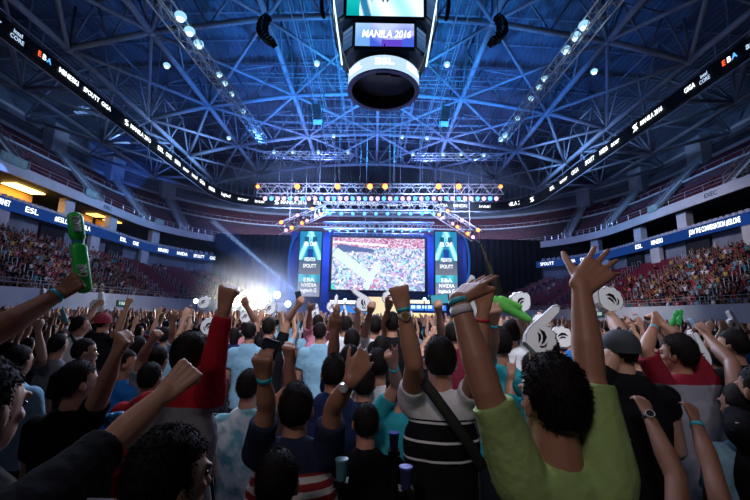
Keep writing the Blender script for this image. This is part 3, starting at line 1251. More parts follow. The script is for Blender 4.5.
# the relayed crowd picture
G = 150, 86
img = np.zeros((G[1], G[0], 3))
r2 = np.random.RandomState(3)
yy, xx = np.mgrid[0:G[1], 0:G[0]]
V = yy / G[1]
Uu = xx / G[0]
img[:] = (.55, .72, .95)
img[V > .8] = (.75, .55, .78)
for i in range(900):
    cx, cy = r2.rand() * G[0], (.80 + .2 * r2.rand()) * G[1]
    img[(abs(xx - cx) < 1.2) & (abs(yy - cy) < .9)] = [(.45, .12, .35), (.9, .8, .95), (.7, .3, .5)][i % 3]
for i in range(1500):
    v = r2.rand() ** .8 * .80
    cx = r2.rand() * G[0]
    rr = 1.2 + (1 - v) * 2.6 * r2.rand()
    c = [(.95, .97, 1), (.15, .22, .5), (.6, .85, 1), (.35, .4, .75), (.85, .7, .9), (.1, .5, .75)][i % 6]
    img[((xx - cx) ** 2 + (yy - v * G[1]) ** 2) < rr * rr] = c
img[(V > .72) & (V < .86) & (Uu < .45) & (V - .86 < (-.25) * (Uu - .1) - .0) & (Uu > .04)] = (.12, .18, .42)
img[(abs(V - .91 + .10 * Uu) < .022) & (Uu < .6)] = (.95, .97, 1)
for (cx, cy, rx, ry, c) in [(.24, .07, .09, .12, (.62, .28, .6)), (.45, .1, .08, .1, (.65, .25, .5)), (.62, .15, .09, .12, (.45, .42, .85)), (.75, .3, .05, .08, (.5, .3, .75)), (.9, .1, .1, .14, (.3, .38, .7)), (.66, .3, .04, .06, (.6, .5, .9)), (.04, .08, .05, .1, (.1, .8, .85)), (.15, .25, .05, .12, (.5, .95, 1)), (.97, .35, .03, .08, (.1, .8, .85))]:
    img[((Uu - cx) / rx) ** 2 + ((V - cy) / ry) ** 2 < 1] = c
for (x0, y0, x1, y1, wd, c) in [(.02, .72, .42, .22, .055, (.78, .98, .88)), (.36, 0.02, .5, .5, .035, (.8, .98, .92))]:
    dx, dy = x1 - x0, (y1 - y0) * .58
    L = math.hypot(dx, dy)
    tt = ((Uu - x0) * dx + (V - y0) * .58 * dy) / L / L
    dd = abs((Uu - x0) * dy - (V - y0) * .58 * dx) / L
    img[(tt > 0) & (tt < 1) & (dd < wd)] = c
    img[(tt > 0.15) & (tt < .22) & (dd < wd * .8)] = (.1, .8, .6)
for i in range(1100):
    cx, cy = r2.rand() * G[0], r2.rand() * G[1] * .72
    c = [(.97, .97, 1), (.2, .3, .62), (.55, .85, 1), (.8, .6, .88)][i % 4]
    img[((xx - cx) ** 2 + (yy - cy) ** 2) < (1.1 + r2.rand()) ** 2] = c
for (x0, y0, x1, y1, wd, c) in [(.02, .72, .42, .22, .05, (.78, .98, .90)), (.36, 0.02, .5, .5, .03, (.8, .98, .95))]:
    dx, dy = x1 - x0, (y1 - y0) * .58
    L = math.hypot(dx, dy)
    tt = ((Uu - x0) * dx + (V - y0) * .58 * dy) / L / L
    dd = abs((Uu - x0) * dy - (V - y0) * .58 * dx) / L
    img[(tt > 0) & (tt < 1) & (dd < wd)] = c
O, wd, hh = fpan(332.5, 424, 238, 290, 42)
t = empty('stage_screen', O)
tag(t, 'large stage video screen showing the crowd waving inflatable sticks', 'screen')
panel('picture', wd, hh, G[0], G[1], lambda u, v: tuple(img[min(G[1] - 1, int(v * G[1])), min(G[0] - 1, int(u * G[0]))]), 1.1, O, (0, -1, 0), t)
b = MB()
for sx in (-1, 1):
    b.box((sx * (wd / 2 + .15), .1, 0), (.3, .3, hh + .6))
for sz in (-1, 1):
    b.box((0, .1, sz * (hh / 2 + .15)), (wd, .3, .3))
b.build('frame', M['black'], t)
b = MB()
box_truss(b, (-wd / 2, .5, hh / 2 + .5), (wd / 2, .5, hh / 2 + .5), .35, .03)
b.build('top_rail', M['alu'], t)


def f_ban(u, v):
    if v > .55:
        c = (.02, .22, .45)
        for s, x0 in ((1, .02), (-1, .98)):
            d = abs((u - x0) * s - (v - .55) * 1.1)
            if d < .14:
                c = lerp3((.55, .95, 1), (.03, .5, .65), d / .14)
        if abs(u - .5) < .3 and abs(v - .87) < .05 and not (abs(u - .5) < .07):
            c = (.01, .1, .2)
        if abs(u - .5) < .12 and .60 < v < .72:
            c = (.01, .05, .28)
        return c
    if v > .33:
        return lerp3((.16, .17, .22), (.05, .12, .22), (v - .33) * 4)
    if v > .22:
        return lerp3((.04, .30, .42), (.1, .55, .7), .5 + .5 * math.sin(u * 12))
    return lerp3((.30, .30, .42), (.12, .2, .3), v * 4.5)


for (x0, x1, y0, y1, lab) in ((299, 320.5, 231, 296, 'tall banner screen with cyan artwork and sponsor names left of the stage screen'), (435.5, 457, 231.5, 297, 'tall banner screen with cyan artwork and sponsor names right of the stage screen')):
    O, wd, hh = fpan(x0, x1, y0, y1, 41.5)
    t = empty('banner_screen', O)
    tag(t, lab, 'screen')
    panel('artwork', wd, hh, 24, 72, f_ban, 1.35, O, (0, -1, 0), t)
    for (v, s, w_) in ((.80, 'ESL ONE', .55), (.56, 'PREDATOR', .5), (.46, 'SPOUTT', .6), (.25, 'EBA', .5), (.17, 'NVIDIA', .7), (.09, 'logitech G', .72)):
        text(s, .42 if v != .80 else .5, O + Vector((0, -.08, (v - .5) * hh)), (0, -1, 0), emis('banner_letters', (.95, .97, 1), 1.7), t, width=wd * w_)
    b = MB()
    b.box((0, .25, 0), (wd + .25, .3, hh + .3))
    b.build('frame', M['black'], t)
# blue light rings beside the banners (curved set pieces)
for s, px in ((-1, 296), (1, 462)):
    b = MB()
    O = at(px, 262, 42.4)
    for k in range(20):
        a0, a1 = math.pi * (k / 20 - .5), math.pi * ((k + 1) / 20 - .5)
        b.bar((s * .8 * math.cos(a0), 0, 3 * math.sin(a0)), (s * .8 * math.cos(a1), 0, 3 * math.sin(a1)), .12, 6)
    o = b.build('set_arch', emis('arch_blue', (.02, .12, .55), .8), loc=O)
    tag(o, 'dim blue curved set piece beside the %s banner screen' % ('left' if s < 0 else 'right'), 'set piece')
# blue backing wall around the screen and low set wall
b = MB()
b.box((0.4, 43.2, 6), (20, .3, 11))
struct(b, 'wall_stage', mat('stage_blue', (.02, .07, .35), .6, noise_amt=.3, noise_scale=.6))
# illuminated desk and booths
for (x0, x1, y0, y1, Y, c, st, lab, nm) in [(330, 372, 300.5, 304, 40.5, (.85, .9, 1), 1.5, 'white lit fascia board on the left of the stage', 'lit_fascia'),
                                        (398, 432, 300, 303.5, 40.5, (.9, .85, .7), 1.3, 'cream lit fascia board on the right of the stage', 'lit_fascia'),
                                        (399, 446, 305, 310.5, 40.2, (.03, .18, .7), 1.3, 'blue lit players booth front on the stage', 'players_booth'),
                                        (330, 368, 305.5, 313, 40.2, (.05, .25, .8), 1.1, 'blue lit players booth front left of the stage centre', 'players_booth'),
                                        (398, 440, 313, 318, 39.2, (1, .75, .35), 1.4, 'amber lit desk front on the stage', 'desk_front'),
                                        (366, 398, 297, 316, 41, (1, .85, .55), 1.0, 'warm lit backdrop in the middle of the stage', 'backdrop')]:
    O, wd, hh = fpan(x0, x1, y0, y1, Y)
    t = empty(nm, O)
    tag(t, lab, 'stage set')
    b = MB()
    b.box((0, 0, 0), (wd, .25, hh))
    b.build('face', emis('set_%s' % lab, c, st), t)
    b = MB()
    b.box((0, .5, -hh * .1), (wd + .2, .7, hh))
    b.build('carcass', M['black'], t)
for k in range(8):
    b = MB()
    b.box((0, 0, 0), (.4, .12, .3))
    o = b.build('monitor', emis('monitor_glow', (.5, .75, 1), 2.0), loc=at(402 + k * 5.6, 307, 40.0))
    tag(o, 'small glowing monitor in the row on the blue booth', 'monitor', 'monitors on the players booth')
# hanging black drapes either side
for s, x0, x1 in ((-1, -30.5, -10), (1, 10, 31.5)):
    b = MB()
    n = 90
    vs = []
    for k in range(n + 1):
        x = x0 + (x1 - x0) * k / n
        y = 72 + .12 * math.sin(k * 1.3)
        vs += [(x, y, 2), (x, y, 17.2)]
    b.add(vs, [(2 * k, 2 * k + 2, 2 * k + 3, 2 * k + 1) for k in range(n)])
    for k in range(n + 1):
        pass
    mod = b.build('stage_drape', M['blackcloth'])
    so = mod.modifiers.new('s', 'SOLIDIFY')
    so.thickness = .08
    tag(mod, 'black drape closing off the seats %s of the stage' % ('left' if s < 0 else 'right'), 'drape')

# bright follow lamps at stage left and blue beams
def big_lamp(px, py, Y, glow, label, size, grp=None):
    P = at(px, py, Y)
    t = empty('flood_lamp', P)
    tag(t, label, 'lamp', grp)
    b = MB()
    b.bar((0, .25, 0), (0, -.02, 0), size * 1.1, 16)
    b.build('body', M['black'], t)
    b = MB()
    b.ell((0, -.04, 0), (size, size * .5, size), n=20, m_=12)
    b.build('lens', glow, t, True)
    b = MB()
    b.bar((0, .2, -size), (0, .2, -P.z + .02), .05, 8)
    for a in (0, 2.1, 4.2):
        b.bar((0, .2, -P.z + .5), (.5 * math.cos(a), .2 + .5 * math.sin(a), -P.z + .02), .03, 6)
    b.build('stand', M['black'], t)
    return P


WH = emis('flood_white', (1.0, .9, .66), 60)
p1 = big_lamp(237, 301, 24, WH, 'dazzling warm white flood lamp, left one of the pair beside the stage', .34)
p2 = big_lamp(263, 303, 24, WH, 'dazzling warm white flood lamp, right one of the pair beside the stage', .34)
p3 = big_lamp(277, 295, 30, emis('flood_blue', (.45, .65, 1.0), 40), 'bluish white lamp right of the warm flood pair', .26)
p4 = big_lamp(288, 304, 30, emis('flood_blue', (.45, .65, 1.0), 40), 'lower bluish white lamp right of the warm flood pair', .22)
p5 = big_lamp(196, 301, 40, emis('flood_blue2', (.8, .85, 1.0), 20), 'small white lamp at the left barrier end', .22)
for px, py, Y in ((424.5, 299, 39), (441.5, 299, 39), (345, 300, 39)):
    big_lamp(px, py, Y, emis('flood_cyan', (.25, .75, 1.0), 25), 'small cyan lamp at the foot of the stage screen', .14, 'cyan lamps under the screen')
for p, e in ((p1, 1300), (p2, 1300)):
    light('SPOT', p + Vector((0, -.4, .1)), e * 1.3, (1, .88, .62), .3, p + Vector((0, -10, 0)), 'flood_light', 105, .9)
    light('POINT', p + Vector((0, -.6, .1)), 320, (1, .88, .62), .3, name='flood_light')

# ---------------------------------------------------------------- stage haze and beams
hz = MB()
hz.box((-5, 43.5, 9.3), (50, 43, 15.6))
ho = hz.build('stage_haze', None)
mt = bpy.data.materials.new('haze')
mt.use_nodes = True
nt = mt.node_tree
nt.nodes.clear()
vs_ = nt.nodes.new('ShaderNodeVolumeScatter')
vs_.inputs['Density'].default_value = 0.003
vs_.inputs['Anisotropy'].default_value = 0.35
vs_.inputs['Color'].default_value = (.55, .7, 1, 1)
ou = nt.nodes.new('ShaderNodeOutputMaterial')
nt.links.new(vs_.outputs[0], ou.inputs['Volume'])

ho.data.materials.clear()
ho.data.materials.append(mt)
tag(ho, 'thin theatrical haze drifting around the stage and its lamps', 'haze', kind='stuff')


def scatter(key, dens, col, aniso=.2, noisy=False):
    mt = bpy.data.materials.new(key)
    mt.use_nodes = True
    nt = mt.node_tree
    nt.nodes.clear()
    v = nt.nodes.new('ShaderNodeVolumeScatter')
    v.inputs['Color'].default_value = (*col, 1)
    v.inputs['Density'].default_value = dens
    v.inputs['Anisotropy'].default_value = aniso
    if noisy:
        tc = nt.nodes.new('ShaderNodeTexCoord')
        mp = nt.nodes.new('ShaderNodeMapping')
        mp.inputs['Scale'].default_value = (1 / noisy[0], 1 / noisy[1], 1 / noisy[2])
        g_ = nt.nodes.new('ShaderNodeTexGradient')
        g_.gradient_type = 'SPHERICAL'
        nt.links.new(tc.outputs['Object'], mp.inputs[0])
        nt.links.new(mp.outputs[0], g_.inputs[0])
        ns = nt.nodes.new('ShaderNodeTexNoise')
        ns.inputs['Scale'].default_value = .6
        nt.links.new(tc.outputs['Object'], ns.inputs['Vector'])
        pw = nt.nodes.new('ShaderNodeMath')
        pw.operation = 'MULTIPLY'
        nt.links.new(g_.outputs[1], pw.inputs[0])
        nt.links.new(ns.outputs['Fac'], pw.inputs[1])
        p2_ = nt.nodes.new('ShaderNodeMath')
        p2_.operation = 'MULTIPLY'
        nt.links.new(pw.outputs[0], p2_.inputs[0])
        p2_.inputs[1].default_value = dens * 2
        nt.links.new(p2_.outputs[0], v.inputs['Density'])
    o_ = nt.nodes.new('ShaderNodeOutputMaterial')
    nt.links.new(v.outputs[0], o_.inputs['Volume'])
    return mt


for (a, c, e, col, sp, L, dens, lab) in [((303, 298, 37), (242, 246, 40), 520000, (.3, .55, 1), 2.6, 15, .06, 'bright blue beam in the haze slanting up left of the left banner screen'),
                                   ((299, 297, 38), (216, 232, 47), 42000, (.04, .18, 1), 13, 20, .014, 'broad dim blue shaft of haze across the left drape'),
                                   ((294, 301, 36), (214, 268, 36), 70000, (.15, .35, 1), 6, 9, .02, 'low blue beam in the haze towards the left seats'),
                                   ((424.5, 299, 39), (446, 252, 39), 40000, (.15, .5, 1), 4, 6, .04, 'short cyan beam rising at the right foot of the stage screen'),
                                   ((441, 299, 39), (458, 268, 38), 20000, (.15, .5, 1), 4, 4, .04, 'short cyan beam rising below the right banner screen'),
                                   ((345, 300, 39), (330, 268, 39), 12000, (.15, .4, 1), 5, 4, .03, 'short blue beam rising at the left foot of the stage screen'),
                                   ((479, 239, 33), (500, 296, 36), 5000, (1, .75, .25), 9, 6, .02, 'faint yellow beam falling from the right slanting truss'),
                                   ((392, 213, 37.6), (360, 224, 37), 18000, (.15, .4, 1), 6, 4, .03, 'small blue beam under the middle truss'),
                                   ((408, 208, 37.6), (440, 197, 37), 18000, (.3, .5, 1), 6, 4, .03, 'small blue beam crossing the right end of the top truss')]:
    A, B_ = at(*a), at(*c)
    d = (B_ - A).normalized()
    light('SPOT', A, e, col, .04, B_, 'beam_light', sp, .3)
    b = MB()
    t0 = math.tan(math.radians(sp / 2))
    b.bar(d * .15, d * L, .06, 20, r1=.05 + L * t0)
    o = b.build('light_beam', scatter('beam_' + lab[:18], dens, (.9, .95, 1)), loc=A)  # cone of denser haze added along the spot so its beam shows
    tag(o, lab, 'light beam')
b = MB()
b.ell((0, 0, 0), (4.4, 3.2, 3.0), n=28, m_=16)  # dense haze added so the flood lamps' glow spreads around them
o = b.build('fog_plume', scatter('fog', .13, (1, 1, 1), .1, (4.4, 3.2, 3.0)), loc=(p1 + p2) / 2 + Vector((.4, .6, .6)))
tag(o, 'plume of fog added for the glow around the pair of warm flood lamps', 'fog', kind='stuff')
light('POINT', p3 + Vector((-.3, -.6, .3)), 700, (.12, .3, 1), .3, name='flood_light')  # blue point added inside the fog to make it glow
b = MB()
b.ell((0, 0, 0), (5.2, 3.0, 4.0), n=28, m_=16)
o = b.build('fog_plume', scatter('fog_b', .07, (.5, .7, 1), .1, (5.2, 3.0, 4.0)), loc=(p3 + p4) / 2 + Vector((.4, 1, .6)))
tag(o, 'bluish plume of stage fog left of the stage', 'fog', kind='stuff')
light('SPOT', p3 + Vector((0, -.5, 0)), 1800, (.3, .5, 1), .2, p3 + Vector((-1, -10, 0)), 'flood_light', 90, .8)
light('SPOT', p4 + Vector((0, -.5, 0)), 1200, (.3, .5, 1), .2, p4 + Vector((1, -10, 0)), 'flood_light', 90, .8)

# ---------------------------------------------------------------- stadium seats
def seat_mesh():
    b = MB()
    b.box((0, 0, .42), (.44, .42, .07))
    b.box((0, .23, .70), (.44, .07, .52), R=Matrix.Rotation(-.15, 3, 'X'))
    b.box((0, .29, .93), (.36, .05, .1), R=Matrix.Rotation(-.15, 3, 'X'))
    for s in (-1, 1):
        b.box((s * .235, .05, .5), (.04, .36, .05))
        b.box((s * .2, .1, .2), (.04, .3, .4))
    return b


sm = seat_mesh()
seat_me = sm.mesh('stadium_seat', M['seat'])
SV = np.array(sm.v)
SF = sm.f


def place(V, p, n):
    """seat/person local -Y faces inward normal n"""
    c, s = -n.y, n.x      # rotate so that local (0,-1) -> n
    R = np.array([[c, -s, 0], [s, c, 0], [0, 0, 1]])
    return V @ R.T + np.array(p)


spots = []      # (pos, n, occupied, region, row)
r3 = np.random.RandomState(11)
AISLES = (33, 45, 54, 62, 69)
for sg, sn in SIDES:
    for i in range(13):
        W = LOW_W[i] + .42
        _, Yb, r = fam(W)
        L1 = r * math.pi / 2
        s = -6.0
        s_tot = Yb - r - 14 + L1
        d = .3
        while d < s_tot:
            if d < Yb - r - 14:
                y = 14 + d
                p, n = Vector((sg * W, y, 0)), Vector((-sg, 0, 0))
            else:
                a = math.pi / 2 - (d - (Yb - r - 14)) / r
                dr = Vector((sg * math.sin(a), math.cos(a), 0))
                p, n = Vector((sg * (W - r), Yb - r, 0)) + dr * r, -dr
            d += .56
            if any(abs(p.y - a) < .75 for a in AISLES) or abs(p.x) < 16.5:
                continue
            if p.y > 71.3:
                continue
            # how full this part of the stand is
            f = .93
            if p.y > 50:
                f = .55 - .02 * (p.y - 50) - (.03 * max(0, i - 5))
            if p.y > 56:
                f = .07 if i > 2 else .6
            if sg > 0 and p.y > 44:
                f = max(.04, .9 - .06 * max(0, (p.y - 44)) - .05 * i)
                if p.y > 52 and i < 2:
                    f = .8
            if i > 11:
                f *= .75
            spots.append((Vector((p.x, p.y, LOW_Z[i])), n, r3.rand() < f, 'lower', i))
    for rows, W0, Z0, dz in ((5, 38.9, 16.3, .78), (5, 43.3, 21.0, .72)):
        for i in range(rows):
            W = W0 + i * .78 + .0
            _, Yb, r = fam(W)
            d = .3
            while d < Yb - r - 16 + r * math.pi / 2 + 20:
                if d < Yb - r - 16:
                    p, n = Vector((sg * W, 16 + d, 0)), Vector((-sg, 0, 0))
                elif d < Yb - r - 16 + r * math.pi / 2:
                    a = math.pi / 2 - (d - (Yb - r - 16)) / r
                    dr = Vector((sg * math.sin(a), math.cos(a), 0))
                    p, n = Vector((sg * (W - r), Yb - r, 0)) + dr * r, -dr
                else:
                    p, n = Vector((sg * (W - r - (d - (Yb - r - 16) - r * math.pi / 2)), Yb, 0)), Vector((0, -1, 0))
                    if abs(p.x) < 6:
                        break
                d += .56
                if any(abs(p.y - a) < 1.5 for a in (26, 40, 52, 64, 74)):
                    continue
                f = .10 if W0 < 40 and p.y < 45 else .01
                spots.append((Vector((p.x, p.y, Z0 + i * dz + (0.0 if i == 0 else 0))), n, r3.rand() < f, 'upper' if W0 < 40 else 'top', i))
    # light grey seats along the suite level
    for W, zz in ((37.9, 12.05), (38.9, 12.4)):
        b = MB()
empt = [s for s in spots if not s[2]]


def inframe(p):
    d = p - EYE
    zc = d.dot(_fw)
    if zc <= 0.1:
        return False
    x = 375 + FPX * d.dot(CAM_R) / zc
    y = 250 - FPX * d.dot(CAM_U) / zc
    return -4 < x < 754 and -4 < y < 504


def px_of(p):
    d = p - EYE
    zc = d.dot(_fw)
    return 375 + FPX * d.dot(CAM_R) / zc, 250 - FPX * d.dot(CAM_U) / zc


empt.sort(key=lambda s: (not inframe(s[0]), (s[0] - EYE).length * (.7 if s[3] == 'lower' else 1)))
ONE = empt[:300]
REST = empt[300:]
for (p, n, oc, reg, i) in ONE:
    o = bpy.data.objects.new('stadium_seat', seat_me)
    C.objects.link(o)
    o.location = p
    o.rotation_euler = (0, 0, math.atan2(n.x, -n.y))
    sd = 'left' if p.x < 0 else 'right'
    lv = {'lower': 'lower stand', 'upper': 'upper tier above the parapet', 'top': 'topmost rows under the roof'}[reg]
    rw = 'front rows' if i < 3 else 'middle rows' if i < 8 else 'back rows'
    dp = 'near the stage drape' if p.y > 60 else 'mid length' if p.y > 46 else 'nearest the camera'
    tag(o, 'empty maroon seat, %s, %s, %s %s' % (rw, dp, sd, lv), 'seat', 'maroon seats, %s, %s, %s %s' % (rw, dp, sd, lv))
NV = len(SV)
allv = np.concatenate([place(SV, p, n) for (p, n, oc, reg, i) in REST])
b = MB()
b.v = [tuple(v) for v in allv]
for k in range(len(REST)):
    b.f.extend([tuple(q + k * NV for q in f) for f in SF])
b.mi = [0] * len(b.f)
o = b.build('stadium_seats', M['seat'])
tag(o, 'blocks of empty maroon tip-up seats in the far rows of the stands', 'seats', kind='stuff')
# pale seats in the suite boxes
SVS = SV * np.array([1, 1, .9])
b = MB()
k = 0
for sg in (-1, 1):
    for W in (37.7, 38.6):
        for y in np.arange(18, 74, .72):
            u = u_at_y(W, y)
            p, n = fpt(W, u, sg)
            v = place(SVS, p + Vector((0, 0, 12.65 + (W - 37.7) * .25)), -n)
            b.v.extend([tuple(q) for q in v])
            b.f.extend([tuple(q + k * NV for q in f) for f in SF])
            k += 1
b.mi = [0] * len(b.f)
tag(b.build('suite_seats', mat('suite_seat', (.55, .58, .66), .5)), 'rows of pale seats along the suite balcony rail', 'seats', kind='stuff')


# ---------------------------------------------------------------- people: low detail seated spectators
def spectator_mb(pose):
    b = MB()
    sk, sh, hr, pn = 0, 1, 2, 3
    b.ecap((0, .1, .47), (0, .06, .86), .15, .19, flat=.62, n=8, mi=sh)
    b.ecap((0, .06, .86), (0, .05, 1.0), .17, .07, flat=.6, n=8, mi=sh)
    b.ecap((0, .05, 1.0), (0, .04, 1.08), .05, .05, n=6, mi=sk)
    b.ell((0, .02, 1.18), (.075, .095, .12), n=8, m_=6, mi=sk)
    b.ell((0, .045, 1.215), (.085, .095, .105), n=8, m_=6, mi=hr)
    for s in (-1, 1):
        b.ecap((s * .09, .08, .5), (s * .11, -.35, .5), .085, .065, n=6, mi=pn)
        b.ecap((s * .11, -.35, .5), (s * .11, -.38, .08), .06, .045, n=6, mi=pn)
        b.box((s * .11, -.43, .04), (.09, .24, .08), mi=pn)
        S = Vector((s * .19, .05, .93))
        if pose == 0 or (pose == 3 and s < 0):
            E, Wp = S + Vector((s * .05, -.05, -.27)), S + Vector((-s * .02, -.27, -.32))
        elif pose == 1 or (pose == 3 and s > 0):
            E, Wp = S + Vector((s * .12, -.08, .2)), S + Vector((s * .02, -.14, .45))
        else:
            E, Wp = S + Vector((s * .05, -.18, -.18)), S + Vector((-s * .15, -.30, .06))
        b.ecap(S, E, .055, .045, n=6, mi=sh)
        b.ecap(E, Wp, .04, .03, n=6, mi=sk)
        b.ecap(Wp, Wp + (Wp - E).normalized() * .12, .04, .035, n=6, mi=sk)
    return b


SPB = [spectator_mb(k) for k in range(4)]
skins = [mat('skin_a', (.42, .20, .13), .5), mat('skin_b', (.50, .27, .19), .5), mat('skin_c', (.30, .14, .09), .5)]
SHIRT = {'black': (.008, .008, .011), 'white': (.72, .72, .76), 'grey': (.22, .23, .26), 'navy': (.015, .025, .08), 'red': (.35, .02, .03), 'light blue': (.25, .45, .62),
         'blue': (.02, .16, .5), 'teal': (.03, .35, .42), 'maroon': (.14, .015, .03), 'yellow': (.6, .45, .1), 'green': (.1, .35, .12), 'pink': (.65, .25, .35), 'purple': (.16, .05, .28)}


def cloth(key, col=None):
    return mat('cloth_' + key.replace(' ', '_'), col if col else SHIRT[key], .9, spec=.1, noise_amt=.12, noise_scale=9, bump=.35, bump_scale=22)


hairM = mat('hair_black', (.010, .007, .007), .7, spec=.12, bump=.2, bump_scale=90)
hairB = mat('hair_brown', (.03, .016, .01), .45, spec=.2, bump=.6, bump_scale=140)
pantM = mat('trousers_dark', (.015, .018, .03), .85, bump=.3, bump_scale=30)
keys = ['black'] * 7 + ['white', 'white', 'white', 'grey', 'grey', 'navy', 'navy', 'red', 'light blue', 'maroon', 'maroon', 'yellow', 'teal', 'pink']
occ = [s for s in spots if s[2]]
occ.sort(key=lambda s: (not inframe(s[0] + Vector((0, 0, 1))), (s[0] - EYE).length))
SPME = [q.mesh('seated_spectator', [skins[0], M['white'], hairM, pantM]) for q in SPB]
posew = ['with hands in the lap', 'with both arms raised', 'clapping', 'with one arm raised']
N_IND = 128
# spread the individual ones over both sides, largest first
for k, (p, n, oc, reg, i) in enumerate(occ[:N_IND]):
    q = r3.randint(4)
    key = keys[r3.randint(len(keys))]
    o = bpy.data.objects.new('spectator', SPME[q])
    C.objects.link(o)
    o.location = p
    o.rotation_euler = (0, 0, math.atan2(n.x, -n.y) + r3.uniform(-.3, .3))
    for sl, mm in ((0, skins[r3.randint(3)]), (1, cloth(key)), (2, hairM), (3, pantM)):
        o.material_slots[sl].link = 'OBJECT'
        o.material_slots[sl].material = mm
    sd = 'left' if p.x < 0 else 'right'
    rowt = 'front rows' if i < 3 else 'middle rows' if i < 8 else 'back rows'
    lab = '%s seated %s, %s, %s %s stand' % ('person in ' + key, posew[q], rowt, sd, 'lower' if reg == 'lower' else 'upper')
    tag(o, lab, 'person', lab.replace('person', 'people', 1))
mats = skins + [cloth(k) for k in SHIRT] + [hairM, pantM]
kk = list(SHIRT)
vv, ff_, mi_ = [], [], []
base = 0
SPV = [np.array(q.v) for q in SPB]
for (p, n, oc, reg, i) in occ[N_IND:]:
    q = r3.randint(4)
    key = keys[r3.randint(len(keys))]
    vv.append(place(SPV[q] * (1, 1, r3.uniform(.93, 1.06)), p, n))
    ff_.extend([tuple(a + base for a in f) for f in SPB[q].f])
    mp = {0: r3.randint(3), 1: 3 + kk.index(key), 2: 3 + len(kk), 3: 4 + len(kk)}
    mi_.extend([mp[a] for a in SPB[q].mi])
    base += len(SPV[q])
me = bpy.data.meshes.new('seated_crowd')
me.from_pydata(np.concatenate(vv).tolist(), [], ff_)
for mm in mats:
    me.materials.append(mm)
me.polygons.foreach_set('material_index', mi_)
o = bpy.data.objects.new('seated_crowd', me)
C.objects.link(o)
tag(o, 'dense crowd of seated spectators filling the far stands', 'crowd', kind='stuff')


# ---------------------------------------------------------------- people: full figures
def remesh(mb, name, voxel, mt, smooth=3, sfac=.5):
    me = mb.mesh(name, mt)
    o = bpy.data.objects.new(name, me)
    C.objects.link(o)
    r = o.modifiers.new('r', 'REMESH')
    r.mode = 'VOXEL'
    r.voxel_size = voxel
    s = o.modifiers.new('s', 'SMOOTH')
    s.factor = sfac
    s.iterations = smooth
    dg = bpy.context.evaluated_depsgraph_get()
    dg.update()
    m2 = bpy.data.meshes.new_from_object(o.evaluated_get(dg))
    bpy.data.objects.remove(o)
    bpy.data.meshes.remove(me)
    m2.name = name
    m2.materials.clear()
    for mm in (mt if isinstance(mt, list) else [mt]):
        m2.materials.append(mm)
    m2.polygons.foreach_set('use_smooth', [True] * len(m2.polygons))
    return m2


def link(name, me, parent):
    o = bpy.data.objects.new(name, me)
    C.objects.link(o)
    o.parent = parent
    return o


HAND = {
    # finger curl angles (knuckle, mid, tip) for index, middle, ring, little; thumb (spread, curl)
    'fist': ([(1.45, 1.6, 1.0)] * 4, (.5, 1.1)),
    'grip': ([(1.0, 1.2, .8)] * 4, (.7, .7)),
    'open': ([(.15, .2, .15), (.1, .15, .1), (.15, .2, .15), (.25, .3, .2)], (.9, .15)),
    'relax': ([(.45, .5, .3), (.5, .55, .35), (.55, .6, .4), (.6, .6, .4)], (.6, .3)),
    'point': ([(.05, .05, .05), (1.4, 1.5, 1.0), (1.45, 1.6, 1.0), (1.45, 1.6, 1.0)], (.5, .9)),
    'vsign': ([(.05, .05, .05), (.05, .05, .05), (1.45, 1.6, 1.0), (1.45, 1.6, 1.0)], (.4, 1.1)),
    'flat': ([(.08, .05, .05)] * 4, (.25, .1)),
}


